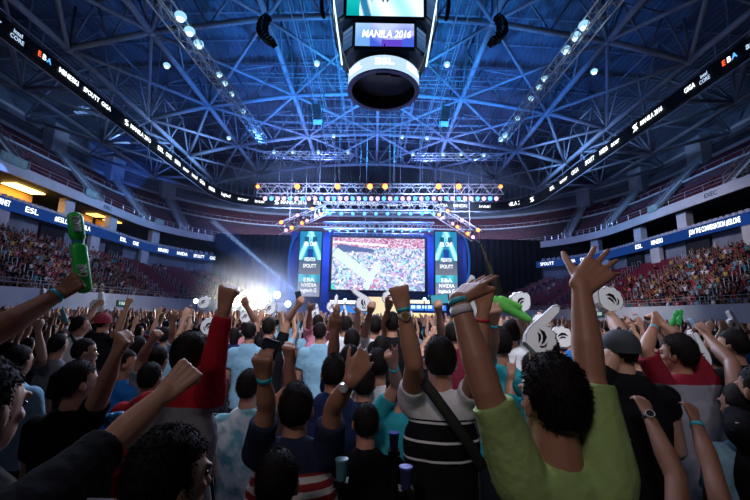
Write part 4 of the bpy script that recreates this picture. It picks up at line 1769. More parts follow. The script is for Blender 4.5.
def hand(mb, W, d, n, side, pose='open', s=1.0, spread=1.0):
    """W wrist, d direction, n palm normal; side=+1 right hand. thumb leaves the palm's side"""
    d = d.normalized()
    n = (n - d * n.dot(d)).normalized()
    tv = d.cross(n) * side      # towards thumb
    P = lambda a, t, q: W + (d * a + tv * t + n * q) * s
    # palm from four rays
    for t0, t1 in ((-.026, -.034), (-.010, -.012), (.008, .012), (.022, .032)):
        mb.ecap(P(-.005, t0 * .7, 0), P(.088, t1, 0), .017 * s, .0155 * s, side=tv, flat=.85, n=8)
    fl = [(.044, .026, .020), (.048, .030, .021), (.045, .028, .021), (.034, .021, .018)]
    fr = (.0095, .0098, .0092, .0082)
    tt = (.033, .011, -.012, -.034)
    curls, th = HAND[pose]
    for k in range(4):
        base = P(.086 if k < 3 else .078, tt[k], 0)
        sp = (.16, .04, -.08, -.2)[k] * spread
        dirv = (d * math.cos(sp) + tv * math.sin(sp)).normalized()
        ang = 0
        p = base
        for j in range(3):
            ang += curls[k][j] * (1.0 if j else 1.0)
            v = dirv * math.cos(ang) + n * math.sin(ang)
            q = p + v * fl[k][j] * s
            mb.ecap(p, q, fr[k] * s * (1 - .08 * j), fr[k] * s * (.93 - .08 * j), n=8)
            p = q
    sp, cu = th
    if pose in ('fist', 'grip', 'point', 'vsign'):
        b0_ = P(.022, .024, .008)
        b1_ = b0_ + (d * .78 + n * .5 + tv * .25).normalized() * .042 * s
        out_ = .5 if pose == 'grip' else .2
        b2_ = b1_ + (-tv * .8 + n * out_ + d * .25).normalized() * .032 * s
        b3_ = b2_ + (-tv * .95 + d * -.1).normalized() * .024 * s
        mb.ecap(b0_, b1_, .0155 * s, .0125 * s, n=8)
        mb.ecap(b1_, b2_, .012 * s, .0108 * s, n=8)
        mb.ecap(b2_, b3_, .0108 * s, .009 * s, n=8)
        return
    base = P(.025, .026, .006)
    v = (d * math.cos(sp) + tv * math.sin(sp) + n * .25).normalized()
    q = base + v * .045 * s
    mb.ecap(base, q, .0155 * s, .0125 * s, n=8)
    v2 = (v * math.cos(cu * .5) + (d * .6 - tv * .5 + n * .4) * math.sin(cu * .5)).normalized()
    q2 = q + v2 * .033 * s
    mb.ecap(q, q2, .012 * s, .0108 * s, n=8)
    v3 = (v2 * math.cos(cu * .5) + (d * .3 - tv * .8 + n * .3) * math.sin(cu * .5)).normalized()
    mb.ecap(q2, q2 + v3 * .026 * s, .0108 * s, .0088 * s, n=8)


def ray_reach(px, S, L, near=True):
    """point on the sight line through px at distance L from S"""
    d = ray(*px).normalized()
    oc = EYE - S
    bq = oc.dot(d)
    c = oc.dot(oc) - L * L
    disc = bq * bq - c
    if disc < 0:
        return EYE + d * max(.25, -bq)
    r = math.sqrt(disc)
    t = -bq - r if near else -bq + r
    if t < .2:
        t = -bq + r
    return EYE + d * t


def head_mb(b, H, f, r, up, s):
    R = Matrix((r, f, up)).transposed()
    b.ell(H + up * .02 * s, (.074 * s, .092 * s, .098 * s), R, 16, 12)
    b.ell(H + f * .022 * s - up * .045 * s, (.058 * s, .070 * s, .072 * s), R, 14, 10)
    b.ell(H + f * .062 * s - up * .085 * s, (.028 * s, .024 * s, .022 * s), R, 10, 7)
    b.ecap(H + f * .088 * s + up * .008 * s, H + f * .108 * s - up * .032 * s, .009 * s, .015 * s, n=8)
    b.ell(H + f * .088 * s - up * .060 * s, (.024 * s, .010 * s, .009 * s), R, 10, 7)
    b.ecap(H + f * .082 * s + up * .026 * s - r * .045 * s, H + f * .082 * s + up * .026 * s + r * .045 * s, .010 * s, .010 * s, side=f, n=8)
    for k in (-1, 1):
        b.ell(H + r * (.076 * s * k) - f * .006 * s - up * .008 * s, (.010 * s, .020 * s, .032 * s), R @ Matrix.Rotation(.25 * k, 3, 'Z'), 10, 7)
        b.ell(H + r * (.035 * s * k) + f * .066 * s - up * .022 * s, (.022 * s, .018 * s, .018 * s), R, 8, 6)


def hair_mb(H, f, r, up, s, style, near, seed=0):
    """style: short, long, bald, cap, crop"""
    R = Matrix((r, f, up)).transposed()
    rg = random.Random(seed)
    b = MB()
    n, m_ = (40, 28) if near else (18, 12)
    rx, ry, rz_ = {'crop': (.0765, .094, .102), 'short': (.079, .098, .106), 'full': (.086, .102, .114), 'long': (.086, .102, .11)}.get(style, (.08, .1, .1))
    c = H + up * .022 * s - f * .008 * s
    vs = []
    for i in range(m_ + 1):
        ph = math.pi * i / m_
        for k in range(n):
            t = 2 * math.pi * k / n
            dv = Vector((math.sin(ph) * math.cos(t), math.sin(ph) * math.sin(t), math.cos(ph)))
            nz = noise.noise(dv * 5 + Vector((seed, 0, 0))) * .035 + noise.noise(dv * 16 + Vector((seed, 3, 0))) * .006
            q = 1 + nz
            p = Vector((dv.x * rx * q, dv.y * ry * q, dv.z * rz_ * q)) * s
            if style == 'long' and dv.z < 0 and dv.y < .35:
                p.z *= 2.3
                p.x *= .9
            vs.append((p, dv))
    keep = [((dv.y < .30 or dv.z > .42) and (dv.z > -.72 or style == 'long') and not (abs(dv.x) > .6 and dv.z < -.35 and dv.y > -.25 and style != 'long')) for p, dv in vs]
    W = [c + R @ p for p, dv in vs]
    fs = []
    for i in range(m_):
        for k in range(n):
            k2 = (k + 1) % n
            q = (i * n + k, (i + 1) * n + k, (i + 1) * n + k2, i * n + k2)
            if all(keep[a] for a in q):
                fs.append(q)
    b.add(W, fs)
    if near:
        for _ in range(near):
            k = rg.randrange(len(vs))
            if not keep[k]:
                continue
            p, dv = vs[k]
            j = Vector((rg.uniform(-.008, .008), rg.uniform(-.008, .008), rg.uniform(-.008, .008))) * s
            o = c + R @ (p + j - dv * .006 * s)
            flow = R @ (Vector((dv.x * .8, dv.y * .9 - .15, -abs(1 - abs(dv.z)) * .9 - .05)) + dv * .05)
            flow = (flow + Vector((rg.uniform(-.14, .14), rg.uniform(-.14, .14), rg.uniform(-.14, .14)))).normalized()
            L = rg.uniform(.007, .013) * s
            sd = flow.cross(R @ dv)
            sd = sd.normalized() * .0013 * s if sd.length > 1e-4 else Vector((.002, 0, 0))
            b.add([o - sd, o + sd, o + (R @ dv) * .003 * s, o + flow * L], [(0, 1, 3), (1, 2, 3), (2, 0, 3)])
    return b


def cap_mb(H, f, r, up, s, back=False):
    R = Matrix((r, f, up)).transposed()
    b = MB()
    n, m_ = 24, 8
    vs = []
    for i in range(m_ + 1):
        ph = math.pi / 2 * i / m_
        for k in range(n):
            t = 2 * math.pi * k / n
            vs.append(H + R @ (Vector((math.sin(ph) * math.cos(t) * .084, math.sin(ph) * math.sin(t) * .102, math.cos(ph) * .088 + .035)) * s))
    for k in range(n):
        t = 2 * math.pi * k / n
        vs.append(H + R @ (Vector((math.cos(t) * .085, math.sin(t) * .103, .0)) * s))
    fs = []
    for i in range(m_ + 1):
        for k in range(n):
            fs.append((i * n + k, (i + 1) * n + k, (i + 1) * n + (k + 1) % n, i * n + (k + 1) % n))
    b.add(vs, fs)
    b.ell(H + up * .124 * s, (.012 * s,) * 3, n=8, m_=5)
    sgn = -1 if back else 1
    P = [(math.cos(a) * .085 * s, sgn * (.09 + math.sin(a) * .075) * s) for a in [math.pi * k / 10 for k in range(11)]]
    b.prism([(p[0], p[1]) for p in P], .006 * s, H + up * .03 * s, r, (f - up * .25).normalized())
    return b


def figure(name, base, H, arms, shirt, s=1.0, yaw=0.0, head_yaw=None, lean=0.0, skin=0, hair='short', hairmat=None, voxel=.012, near=0, sit=False,
           sleeve=.62, pants=None, legs=True, label=None, group=None, build=1.0, seed=0, tilt=0.0, longsleeve=False, cap=None, pitch=0.0, shirt2=None):
    """arms: list of dict(side, wrist, elbow, pose, d, n). All points in world space, base = feet."""
    base = Vector(base)
    up = Vector((0, 0, 1))
    f = Vector((-math.sin(yaw), math.cos(yaw), 0))
    r = Vector((f.y, -f.x, 0))
    hy = yaw if head_yaw is None else head_yaw
    hf = Vector((-math.sin(hy), math.cos(hy), 0))
    hr = Vector((hf.y, -hf.x, 0))
    hu = (up + hr * tilt + hf * pitch * -1.0).normalized()
    hf = (hf - hu * hf.dot(hu)).normalized()
    hr = hf.cross(hu).normalized()
    N = H - hu * .165 * s - hf * .025 * s
    Cc = N - up * .20 * s + f * .01
    zp = .52 if sit else max(.55, N.z - .56 * s)
    P = Vector((N.x, N.y, zp)) - f * lean * .5 + r * 0
    root = empty(name, base)
    tag(root, label, 'person', group)
    B = MB()
    S_ = MB()
    k = build
    W0 = P.lerp(Cc, .45)
    # trunk
    for mb, g in ((B, 0.0), (S_, .013)):
        mb.ecap(P - up * .02, W0, (.165 * k + g) * s, (.148 * k + g) * s, side=r, flat=.68, n=16)
        mb.ecap(W0, Cc, (.148 * k + g) * s, (.172 * k + g) * s, side=r, flat=.66, n=16)
        mb.ecap(Cc, N - up * .055 * s, (.172 * k + g) * s, (.125 * k + g) * s, side=r, flat=.6, n=16)
        if mb is B:
            mb.ecap(N - up * .07 * s, H - hu * .06 * s, .062 * s, .056 * s, side=r, n=12)
        else:
            mb.ecap(N - up * .09 * s, N - up * .005 * s, .105 * s, .068 * s, side=r, flat=.85, n=12, cap1=False)
    head_mb(B, H, hf, hr, hu, s)
    done = {}
    bands = []
    for a in arms:
        sd = a['side']
        e = Vector(a['elbow'])
        w = Vector(a['wrist'])
        raise_ = max(0, min(1, (e.z - (N.z - .08)) / (.25 * s)))
        S = N - up * (.065 - .055 * raise_) * s + r * sd * (.165 * k - .028 * raise_) * s
        L1 = (e - S).length
        u_r = max(.035, min(.05, .05 * s * (.3 * s / max(.1, L1)) ** .2))
        B.ecap(N - up * .07 * s + r * sd * .08 * s, S, .062 * s, .064 * s, n=12)
        B.ecap(S, S.lerp(e, .5), .058 * s * k ** .5, u_r * 1.03 * s, n=12)
        B.ecap(S.lerp(e, .5), e, u_r * 1.03 * s, .040 * s, n=12)
        B.ecap(e, e.lerp(w, .35), .041 * s, .043 * s, n=12)
        fd = (w - e).normalized()
        hn = Vector(a.get('n', tuple(f)))
        hd = Vector(a['d']) if 'd' in a else fd
        B.ecap(e.lerp(w, .35), w, .043 * s, .027 * s, side=fd.cross(hn), flat=1.0, flat1=.8, n=12)
        hand(B, w, hd, hn, sd, a.get('pose', 'open'), s * a.get('hs', 1.0), a.get('spread', 1.0))
        # sleeve
        S_.ecap(N - up * .075 * s + r * sd * .07 * s, S, .070 * s, .070 * s, n=14)
        if longsleeve:
            S_.ecap(S, e, .077 * s, .054 * s, n=14)
            S_.ecap(e, e.lerp(w, .88), .056 * s, .040 * s, n=14, cap1=False)
        else:
            q = S.lerp(e, sleeve)
            S_.ecap(S, q, .070 * s, .061 * s * k ** .3, n=14, cap1=False)
        done[sd] = 1
        bands.append((e, w, fd, hn))
    for sd in (-1, 1):
        if sd in done:
            continue
        S = N - up * .07 * s + r * sd * .165 * k * s
        e = S - up * .27 * s + r * sd * .06 * s + f * .03
        w = e - up * .18 * s + f * .17 * s - r * sd * .02
        B.ecap(S, e, .055 * s, .040 * s, n=10)
        B.ecap(e, w, .042 * s, .027 * s, n=10)
        hand(B, w, (w - e), -r * sd, sd, 'relax', s)
        S_.ecap(N - up * .075 * s + r * sd * .07 * s, S, .074 * s, .075 * s, n=12)
        if longsleeve:
            S_.ecap(S, e, .072 * s, .054 * s, n=12)
            S_.ecap(e, e.lerp(w, .88), .056 * s, .040 * s, n=12, cap1=False)
        else:
            S_.ecap(S, S.lerp(e, sleeve), .072 * s, .064 * s, n=12, cap1=False)
    # hem
    S_.ecap(P - up * .12 * s, P + up * .05 * s, (.172 * k) * s, (.165 * k) * s, side=r, flat=.72, n=16, cap0=False)
    T = MB()
    if legs:
        for sd in (-1, 1):
            hp = P + r * sd * .085 * s - up * .03
            if sit:
                kn = hp + f * .42 * s - up * .02
                an = Vector((kn.x, kn.y, .09)) + f * .0
            else:
                an = Vector((hp.x + r.x * sd * .03, hp.y + r.y * sd * .03, .09))
                kn = hp.lerp(an, .5) + f * .02
            for mb, g in ((B, 0), (T, .012)):
                mb.ecap(hp, kn, .088 * s + g, .056 * s + g, n=12)
                mb.ecap(kn, an, .056 * s + g, .04 * s + g, n=12, cap1=(g == 0))
                mb.ell(P - up * .05, (.155 * s + g, .115 * s + g, .12 * s), Matrix((r, f, up)).transposed(), 14, 9)
            B.ecap(an - up * .04 - f * .04, an - up * .045 + f * .15, .038, .034, side=r, flat=.9, n=10)
    B = local(B, base)
    body = link('body', remesh(B, 'body', voxel, skins[skin], 3), root)
    sh = remesh(local(S_, base), 'shirt', voxel * 1.15, shirt if isinstance(shirt, list) else [shirt], 5)
    # soft folds
    co = np.zeros(len(sh.vertices) * 3, 'f')
    no = np.zeros(len(sh.vertices) * 3, 'f')
    if near:
        sh.vertices.foreach_get('co', co)
        sh.vertices.foreach_get('normal', no)
        co = co.reshape(-1, 3)
        no = no.reshape(-1, 3)
        amp = np.array([noise.noise(Vector((c[0] * 9 + seed, c[1] * 9, c[2] * 5))) * .007 + noise.noise(Vector((c[0] * 22 + c[2] * 14, c[1] * 20, c[2] * 7 + seed))) * .004 for c in co], 'f')
        co += no * amp[:, None] * s
        sh.vertices.foreach_set('co', co.ravel())
        sh.update()
    so = link('shirt', sh, root)
    if legs:
        link('trousers', remesh(local(T, base), 'trousers', voxel * 1.5, pants or pantM, 4), root)
    if cap:
        local(hair_mb(H, hf, hr, hu, s * .97, 'crop', 0, seed), base).build('hair', hairmat or hairM, root, True)
        local(cap_mb(H, hf, hr, hu, s * 1.03, cap[1]), base).build('cap', cap[0], root, True)
    elif hair != 'bald':
        local(hair_mb(H, hf, hr, hu, s, hair, near, seed), base).build('hair', hairmat or hairM, root, True)
    R = Matrix((hr, hf, hu)).transposed()
    for q in (-1, 1):
        eb = MB()
        eb.ell(H + hr * (.032 * s * q) + hf * .079 * s + hu * .006 * s, (.013 * s, .010 * s, .008 * s), R, 10, 6)
        local(eb, base).build('eye', mat('eye_dark', (.05, .03, .03), .2), root, True)
    return root, bands


def band(root, e, w, t, rad, wid, mt, name='wristband', label=None, hn=None):
    """ring around the forearm at fraction t"""
    c = e.lerp(w, t)
    d = (w - e).normalized()
    b = MB()
    a, q = frame(d, hn if hn is not None else Vector((1, 0, 0)))
    n = 20
    vs = []
    for (o_, rr) in ((-wid / 2, rad), (wid / 2, rad * .97), (wid / 2, rad * .8), (-wid / 2, rad * .8)):
        for k in range(n):
            th = 2 * math.pi * k / n
            vs.append(c + d * o_ + a * math.cos(th) * rr * .93 + q * math.sin(th) * rr)
    fs = []
    for j in range(4):
        for k in range(n):
            fs.append((j * n + k, j * n + (k + 1) % n, ((j + 1) % 4) * n + (k + 1) % n, ((j + 1) % 4) * n + k))
    b.add(vs, fs)
    o = local(b, root.location).build(name, mt, root, True)
    if label:
        o['label'] = label
    return o


def watch(root, e, w, t, rad, face_n, strap, facem, label):
    o = band(root, e, w, t, rad, .022, strap, 'wristwatch', label)
    c = e.lerp(w, t)
    n = Vector(face_n)
    d = (w - e).normalized()
    n = (n - d * n.dot(d)).normalized()
    b = MB()
    b.bar(n * rad * .85, n * (rad + .008), .02, 16)
    f_ = b.build('watch_case', M['alu'], o)
    f_.location = c - root.location
    b = MB()
    b.bar(n * (rad + .008), n * (rad + .010), .016, 16)
    g = b.build('dial', facem, o)
    g.location = c - root.location

# ---------------------------------------------------------------- striped and patterned shirts
def stripe_mat(key, base, line, period, duty, z0=None, z1=None, top=None, other=None, plain_above=None, plain_below=None):
    """horizontal stripes by height on the garment (object z)"""
    mt = mat(key, base, .9, spec=.1, bump=.3, bump_scale=22)
    nt = mt.node_tree
    b = nt.nodes['Principled BSDF']
    tc = nt.nodes.new('ShaderNodeTexCoord')
    sp = nt.nodes.new('ShaderNodeSeparateXYZ')
    nt.links.new(tc.outputs['Object'], sp.inputs[0])

    def math_(op, a, bb):
        n = nt.nodes.new('ShaderNodeMath')
        n.operation = op
        for i, q in enumerate((a, bb)):
            if isinstance(q, (int, float)):
                n.inputs[i].default_value = q
            else:
                nt.links.new(q, n.inputs[i])
        return n.outputs[0]

    def mix(f, a, bb):
        n = nt.nodes.new('ShaderNodeMix')
        n.data_type = 'RGBA'
        nt.links.new(f, n.inputs[0])
        for i, q in ((6, a), (7, bb)):
            if isinstance(q, tuple):
                n.inputs[i].default_value = (*q, 1)
            else:
                nt.links.new(q, n.inputs[i])
        return n.outputs[2]
    md = math_('FRACT', math_('DIVIDE', sp.outputs[2], period), 0)
    f = math_('LESS_THAN', md, duty)
    col = mix(f, base, line)
    if plain_below is not None:
        col = mix(math_('LESS_THAN', sp.outputs[2], plain_below), col, base)
    if plain_above is not None:
        col = mix(math_('GREATER_THAN', sp.outputs[2], plain_above), col, top)
    nt.links.new(col, b.inputs['Base Color'])
    return mt


def blotch_mat(key, a, c, scale=9):
    mt = mat(key, a, .85, bump=.3, bump_scale=22)
    nt = mt.node_tree
    b = nt.nodes['Principled BSDF']
    tc = nt.nodes.new('ShaderNodeTexCoord')
    n = nt.nodes.new('ShaderNodeTexNoise')
    n.inputs['Scale'].default_value = scale
    r = nt.nodes.new('ShaderNodeValToRGB')
    r.color_ramp.elements[0].position = .45
    r.color_ramp.elements[0].color = (*a, 1)
    r.color_ramp.elements[1].position = .62
    r.color_ramp.elements[1].color = (*c, 1)
    nt.links.new(tc.outputs['Object'], n.inputs['Vector'])
    nt.links.new(n.outputs['Fac'], r.inputs[0])
    nt.links.new(r.outputs[0], b.inputs['Base Color'])
    return mt


TEALB = mat('band_teal', (.04, .5, .6), .5)
REDB = mat('band_red', (.55, .02, .04), .5)
WHITEB = mat('band_white', (.8, .8, .85), .5)
BLACKB = mat('strap_black', (.015, .015, .015), .5)

USED = []


def hero(head, Y, shirt, label, arms=(), s=1.0, yaw=0.0, **kw):
    H = at(head[0], head[1], Y)
    USED.append((head[0], head[1], Y))
    up = Vector((0, 0, 1))
    f = Vector((-math.sin(yaw), math.cos(yaw), 0))
    r = Vector((f.y, -f.x, 0))
    N = H - up * .165 * s - f * .025 * s
    k = kw.get('build', 1.0)
    out = []
    for a in arms:
        sd, ep, en, wp, wn, pose = a[:6]
        ex = a[6] if len(a) > 6 else {}
        S = N - up * .02 * s + r * sd * (.155 * k) * s
        E = at(*ep) if len(ep) == 3 else ray_reach(ep, S, .275 * s * ex.get('l', 1), en)
        Wp = at(*wp) if len(wp) == 3 else ray_reach(wp, E, .245 * s * ex.get('l2', 1), wn)
        out.append(dict(side=sd, elbow=E, wrist=Wp, pose=pose, **{q: ex[q] for q in ('d', 'n', 'hs', 'spread') if q in ex}))
    base = (H.x, H.y, 0)
    vox = kw.pop('voxel', .006 if Y < 1.4 else .0085 if Y < 3 else .013)
    near = kw.pop('near', 9000 if Y < 1.5 else 3000 if Y < 3 else 500 if Y < 4 else 0)
    root, bands = figure('person', base, H, out, shirt if not isinstance(shirt, str) else cloth(shirt), s=s, yaw=yaw, voxel=vox, near=near, label=label,
                         seed=int(head[0] * 3 + head[1]), **kw)
    return root, bands


def foam_hand(O, d, n, label, s=1.0, finger=True, fl=.2, group=None, flip=1):
    """white foam glove: O wrist opening, d up along the hand, n face normal"""
    s *= .75
    d = Vector(d).normalized()
    n = Vector(n)
    n = (n - d * n.dot(d)).normalized()
    r = d.cross(n) * -flip
    t = empty('foam_hand', O)
    tag(t, label, 'foam hand', group)
    out = [(-.055, 0), (-.105, .03), (-.125, .08), (-.12, .15), (-.115, .185)]
    if finger:
        out = [(-.055, 0), (-.09, .05), (-.105, .12), (-.10, .19), (-.095, .19 + fl - .03), (-.078, .19 + fl), (-.05, .19 + fl), (-.034, .19 + fl - .03), (-.03, .205)]
    else:
        out += [(-.09, .215), (-.055, .21), (-.05, .205), (-.045, .21), (-.02, .225)]
    out += [(0, .222), (.022, .205), (.03, .212), (.055, .212), (.072, .19), (.075, .18), (.095, .175), (.112, .15), (.108, .125), (.118, .10), (.115, .06), (.085, .02), (.055, 0)]
    b = MB()
    nn = len(out)
    cx, cy = 0.0, .11
    vs = []
    for (sc1, z) in ((.90, -.045), (1.0, -.025), (1.0, .025), (.90, .045)):
        for (x, y) in out:
            vs.append(r * ((cx + (x - cx) * sc1) * s) + d * ((cy + (y - cy) * (sc1 if y > .01 else 1)) * s) + n * (z * s))
    fs = []
    for j in range(3):
        for k in range(nn):
            k2 = (k + 1) % nn
            fs.append((j * nn + k, j * nn + k2, (j + 1) * nn + k2, (j + 1) * nn + k))
    fs.append(tuple(range(nn))[::-1])
    fs.append(tuple(range(3 * nn, 4 * nn)))
    b.add(vs, fs)
    b.build('glove', mat('foam_white', (.90, .90, .93), .6, bump=.1, bump_scale=40), t)
    # black swept mark on both faces
    for sgn in (1, -1):
        m2 = MB()
        for q in ([(-.055, .135), (-.01, .15), (.03, .13), (.045, .085), (.04, .05), (.025, .085), (0, .115), (-.03, .13)],
                  [(-.045, .105), (-.015, .11), (.01, .085), (.02, .045), (.005, .06), (-.015, .085)],
                  [(.035, .03), (.06, .06), (.06, .1), (.075, .07), (.06, .035)]):
            m2.prism([(x * s * .9, (y * .9 + .02) * s) for x, y in q], .004 * s, n * (sgn * .047 * s), r, d)
        m2.build('printed_mark', M['black'], t)
    m3 = MB()
    P = [r * (x * .93 * s) + d * ((y * .94 + .006) * s) + n * (.046 * s) for (x, y) in out]
    m3.tube(P, .0022 * s, 5)
    m3.build('printed_outline', mat('mark_grey', (.12, .12, .14), .6), t)
    return t


def stick(P0, P1, rad, mt, label, words=None, facing=Vector((0, -1, 0)), band_=None):
    P0, P1 = Vector(P0), Vector(P1)
    t = empty('inflatable_stick', P0)
    tag(t, label, 'inflatable stick')
    d = P1 - P0
    n = (facing - d.normalized() * facing.dot(d.normalized())).normalized()
    sd = d.cross(n).normalized()
    b = MB()
    b.ecap(Vector((0, 0, 0)), d * .56, rad, rad * 1.0, side=sd, flat=.6, n=20)
    b.build('lower_chamber', mt, t, True)
    b = MB()
    b.ecap(d * .72, d, rad, rad * .98, side=sd, flat=.6, n=20)
    b.build('upper_chamber', mt, t, True)
    b = MB()
    b.ecap(d * .55, d * .74, rad * .75, rad * .75, side=sd, flat=.5, n=14)
    b.build('printed_band', band_ or mat('band_print', (.03, .3, .4), .4), t, True)
    if words:
        for (f_, s_, hh, ww) in words:
            text(s_, hh, P0 + d * f_ + n * rad * .66, n, M['white'], t, upv=-sd, width=ww)
    return t


def phone(c, R, label, lit=None, s=1.0):
    t = empty('phone', c)
    tag(t, label, 'phone')
    b = MB()
    b.box((0, 0, 0), (.07 * s, .009, .14 * s), R=R)
    b.build('case', M['black'], t)
    b = MB()
    b.box(R @ Vector((0, -.006, 0)), (.063 * s, .002, .12 * s), R=R)
    b.build('screen', lit or mat('phone_glass', (.02, .03, .05), .1), t)
    return t


UPV = Vector((0, 0, 1))
# === front right: man in the green shirt
gshirt = mat('green_shirt', (.34, .50, .17), .85, noise_amt=.08, noise_scale=12, bump=.35, bump_scale=26)
g, gb = hero((553, 402), 1.08, gshirt, 'person in a lime green shirt in the foreground with both arms raised high', s=1.0, build=.84, yaw=-.05, head_yaw=.15,
             arms=[(-1, (488, 394, 1.06), True, (458, 300, 1.14), True, 'flat', dict(d=(.62, .45, .5), n=(.35, .3, -.85), spread=.5, hs=.92)),
                   (1, (590, 377, 1.12), False, (581, 286, 1.18), True, 'open', dict(d=(.72, .25, .60), n=(.1, .9, -.4), spread=1.2, hs=1.12))], sleeve=.9, hair='short', skin=0)
e, w_, fd, hn = gb[0]
band(g, e, w_, .98, .030, .014, TEALB, hn=hn, label='teal cloth wristband')
band(g, e, w_, .87, .033, .024, WHITEB, hn=hn, label='white paper wristband')
# === man with the black and white striped polo
stp = stripe_mat('stripe_bw', (.009, .009, .012), (.75, .75, .8), .078, .13, plain_above=1.50, top=(.70, .70, .76), plain_below=1.26)
g2, gb = hero((440, 362), 1.95, stp, 'person in a white-topped black polo with thin white stripes and a black shoulder strap', s=1.0,
              arms=[(-1, (414, 364), True, (403, 308), True, 'fist', dict(l=1.0)), (1, (477, 370), True, (483, 308), True, 'fist', dict(l=1.05))], sleeve=.45, hair='short')
e, w_, fd, hn = gb[0]
band(g2, e, w_, .98, .031, .014, TEALB, hn=hn, label='pale teal wristband')
watch(g2, e, w_, .86, .032, (0, -1, 0), mat('strap_cream', (.6, .5, .38), .5), mat('dial_gold', (.5, .33, .12), .3, .7), 'watch with a cream strap and gold face')
e, w_, fd, hn = gb[1]
band(g2, e, w_, .8, .034, .012, REDB, hn=hn, label='thin red wristband')
b = MB()
a0 = at(418, 372, 1.80)
b0 = [at(420, 377, 1.79), at(436, 398, 1.77), at(452, 420, 1.76), at(470, 446, 1.77), at(483, 468, 1.80)]
for p, q in zip(b0[:-1], b0[1:]):
    b.ecap(p, q, .024, .024, side=(q - p).cross(Vector((0, 1, 0))), flat=.18, n=10)
local(b, g2.location).build('shoulder_strap', BLACKB, g2, True)

# === person with navy top and red and white striped hem
st2 = stripe_mat('stripe_rw', (.30, .03, .04), (.70, .66, .68), .052, .48, plain_above=1.285, top=(.02, .028, .06))
g3, gb = hero((296, 410), 1.9, st2, 'person in a navy top with a red and white striped hem, arms raised', s=1.0, build=1.15,
              arms=[(-1, (267, 408), True, (264, 377), True, 'grip', dict(l=.85, l2=.7)), (1, (333, 408), True, (350, 381), True, 'relax', dict(l=.9, l2=.8, d=(.5, .1, .8)))], sleeve=.7, hair='short')
e, w_, fd, hn = gb[0]
band(g3, e, w_, .95, .032, .02, TEALB, hn=hn, label='light blue wristband')
e, w_, fd, hn = gb[1]
watch(g3, e, w_, .9, .032, (-.3, -1, 0), BLACKB, mat('dial_white', (.8, .8, .85), .3), 'black watch with a large white face')
wr = gb[0][1]
phone(wr + Vector((.01, -.01, .09)), Matrix.Rotation(.3, 3, 'Y'), 'black phone held up in the left hand above the navy top person', s=1.0)

# === pale tie-dye shirt
g4, gb = hero((249, 388), 2.75, blotch_mat('tie_dye', (.62, .72, .78), (.12, .36, .42)), 'seated person in a pale blue tie-dye shirt with the right arm raised', s=1.0, sit=True,
              arms=[(1, (291, 388), True, (289, 359), True, 'fist', dict())], sleeve=.55, yaw=-.15)
# === red raglan at left
rag = stripe_mat('raglan', (.24, .24, .27), (.24, .24, .27), 1, .5, plain_above=1.50, top=(.42, .015, .03))
g5, gb = hero((190, 358), 2.1, rag, 'person in a grey and red raglan top, red sleeve raised straight up', s=1.04, yaw=-.2, hair='full', build=1.05,
              arms=[(1, (214, 362), True, (224, 309), True, 'fist', dict(l=1.0))], longsleeve=True)
# === black shirt bottom left with bent arm
g6, gb = hero((-24, 412), 1.05, 'black', 'person in black at the bottom left, bent arm ending in a fist', s=1.08, build=1.2, yaw=-.1,
              arms=[(1, (110, 445, 1.25), False, (166, 392, 1.33), True, 'fist', dict())], sleeve=.9, skin=1)
# === off left: arm holding the green stick
g7, gb = hero((-80, 372), 1.25, 'black', 'person at the left edge holding up a green inflatable stick, mostly out of frame', s=1.05,
              arms=[(1, (-18, 340, 1.3), False, (60, 293, 1.5), False, 'grip', dict(d=(.7, .0, .6), hs=.85))], sleeve=.4, skin=2)
e, w_, fd, hn = gb[0]
band(g7, e, w_, .93, .032, .014, TEALB, hn=hn, label='teal wristband')
yk = w_.y + .02
stick(at(84, 288, yk), at(75, 217, yk), .028, mat('stick_green', (.02, .62, .10), .35), 'green inflatable stick printed MANILA, held up at the far left', [(.22, 'ONE', .03, .05), (.88, 'MANILA', .026, .065)], Vector((.75, -.66, 0)),
      band_=mat('band_print', (.03, .25, .33), .4))
# === heads along the bottom
hero((168, 482), 1.05, 'black', 'person with full dark hair at the bottom edge, face turned right', s=1.0, yaw=-.4, head_yaw=-.6, hair='full', skin=1)
hero((277, 484), 1.5, 'black', 'dark-haired seated person at the bottom edge below the navy top', s=.95, sit=True)
hero((366, 424), 2.25, 'black', 'close-cropped boy seated between the navy top and the striped polo', s=.92, hair='crop', sit=True)
# === left group
hero((77, 384), 2.2, 'black', 'person in black nearest the lower left with a raised fist and head turned', s=1.0, yaw=-.2, head_yaw=-.5,
     arms=[(1, (104, 388), True, (117, 352), True, 'fist', dict(l=1.05))], sleeve=.55, skin=1)
hero((84, 352), 3.7, 'black', 'dark-haired person in black standing behind the lower left fist', s=1.0, head_yaw=-.7)
g, gb = hero((103, 323), 5.2, 'black', 'person in black with a dark red cap pointing one finger up', s=1.06, build=1.1, yaw=-.1,
             arms=[(1, (118, 330), True, (127, 306), True, 'point', dict()), (-1, (86, 322), True, (97, 306), False, 'fist', dict())], cap=(mat('cap_red', (.30, .02, .04), .8), False), sleeve=.5)
g, gb = hero((80, 326), 4.7, 'white', 'person in a white tee with a dark diagonal strap, left crowd', s=1.0, head_yaw=-.4)
b = MB()
b.ecap(at(71, 335, 4.56), at(76, 343, 4.53), .018, .018, flat=.3, n=8)
b.ecap(at(76, 343, 4.53), at(81, 354, 4.53), .018, .018, flat=.3, n=8)
local(b, g.location).build('shoulder_strap', BLACKB, g, True)
hero((125, 364), 3.5, 'blue', 'person in a bright blue tee at left with the face turned right', s=1.0, yaw=-.4, head_yaw=-1.0, sit=False)
g, gb = hero((158, 360), 3.5, 'grey', 'dark-haired person in grey left of the red raglan, fist raised with a band', s=1.0,
             arms=[(-1, (142, 357), True, (152, 340), True, 'fist', dict(l=.9)), ], sleeve=.5)
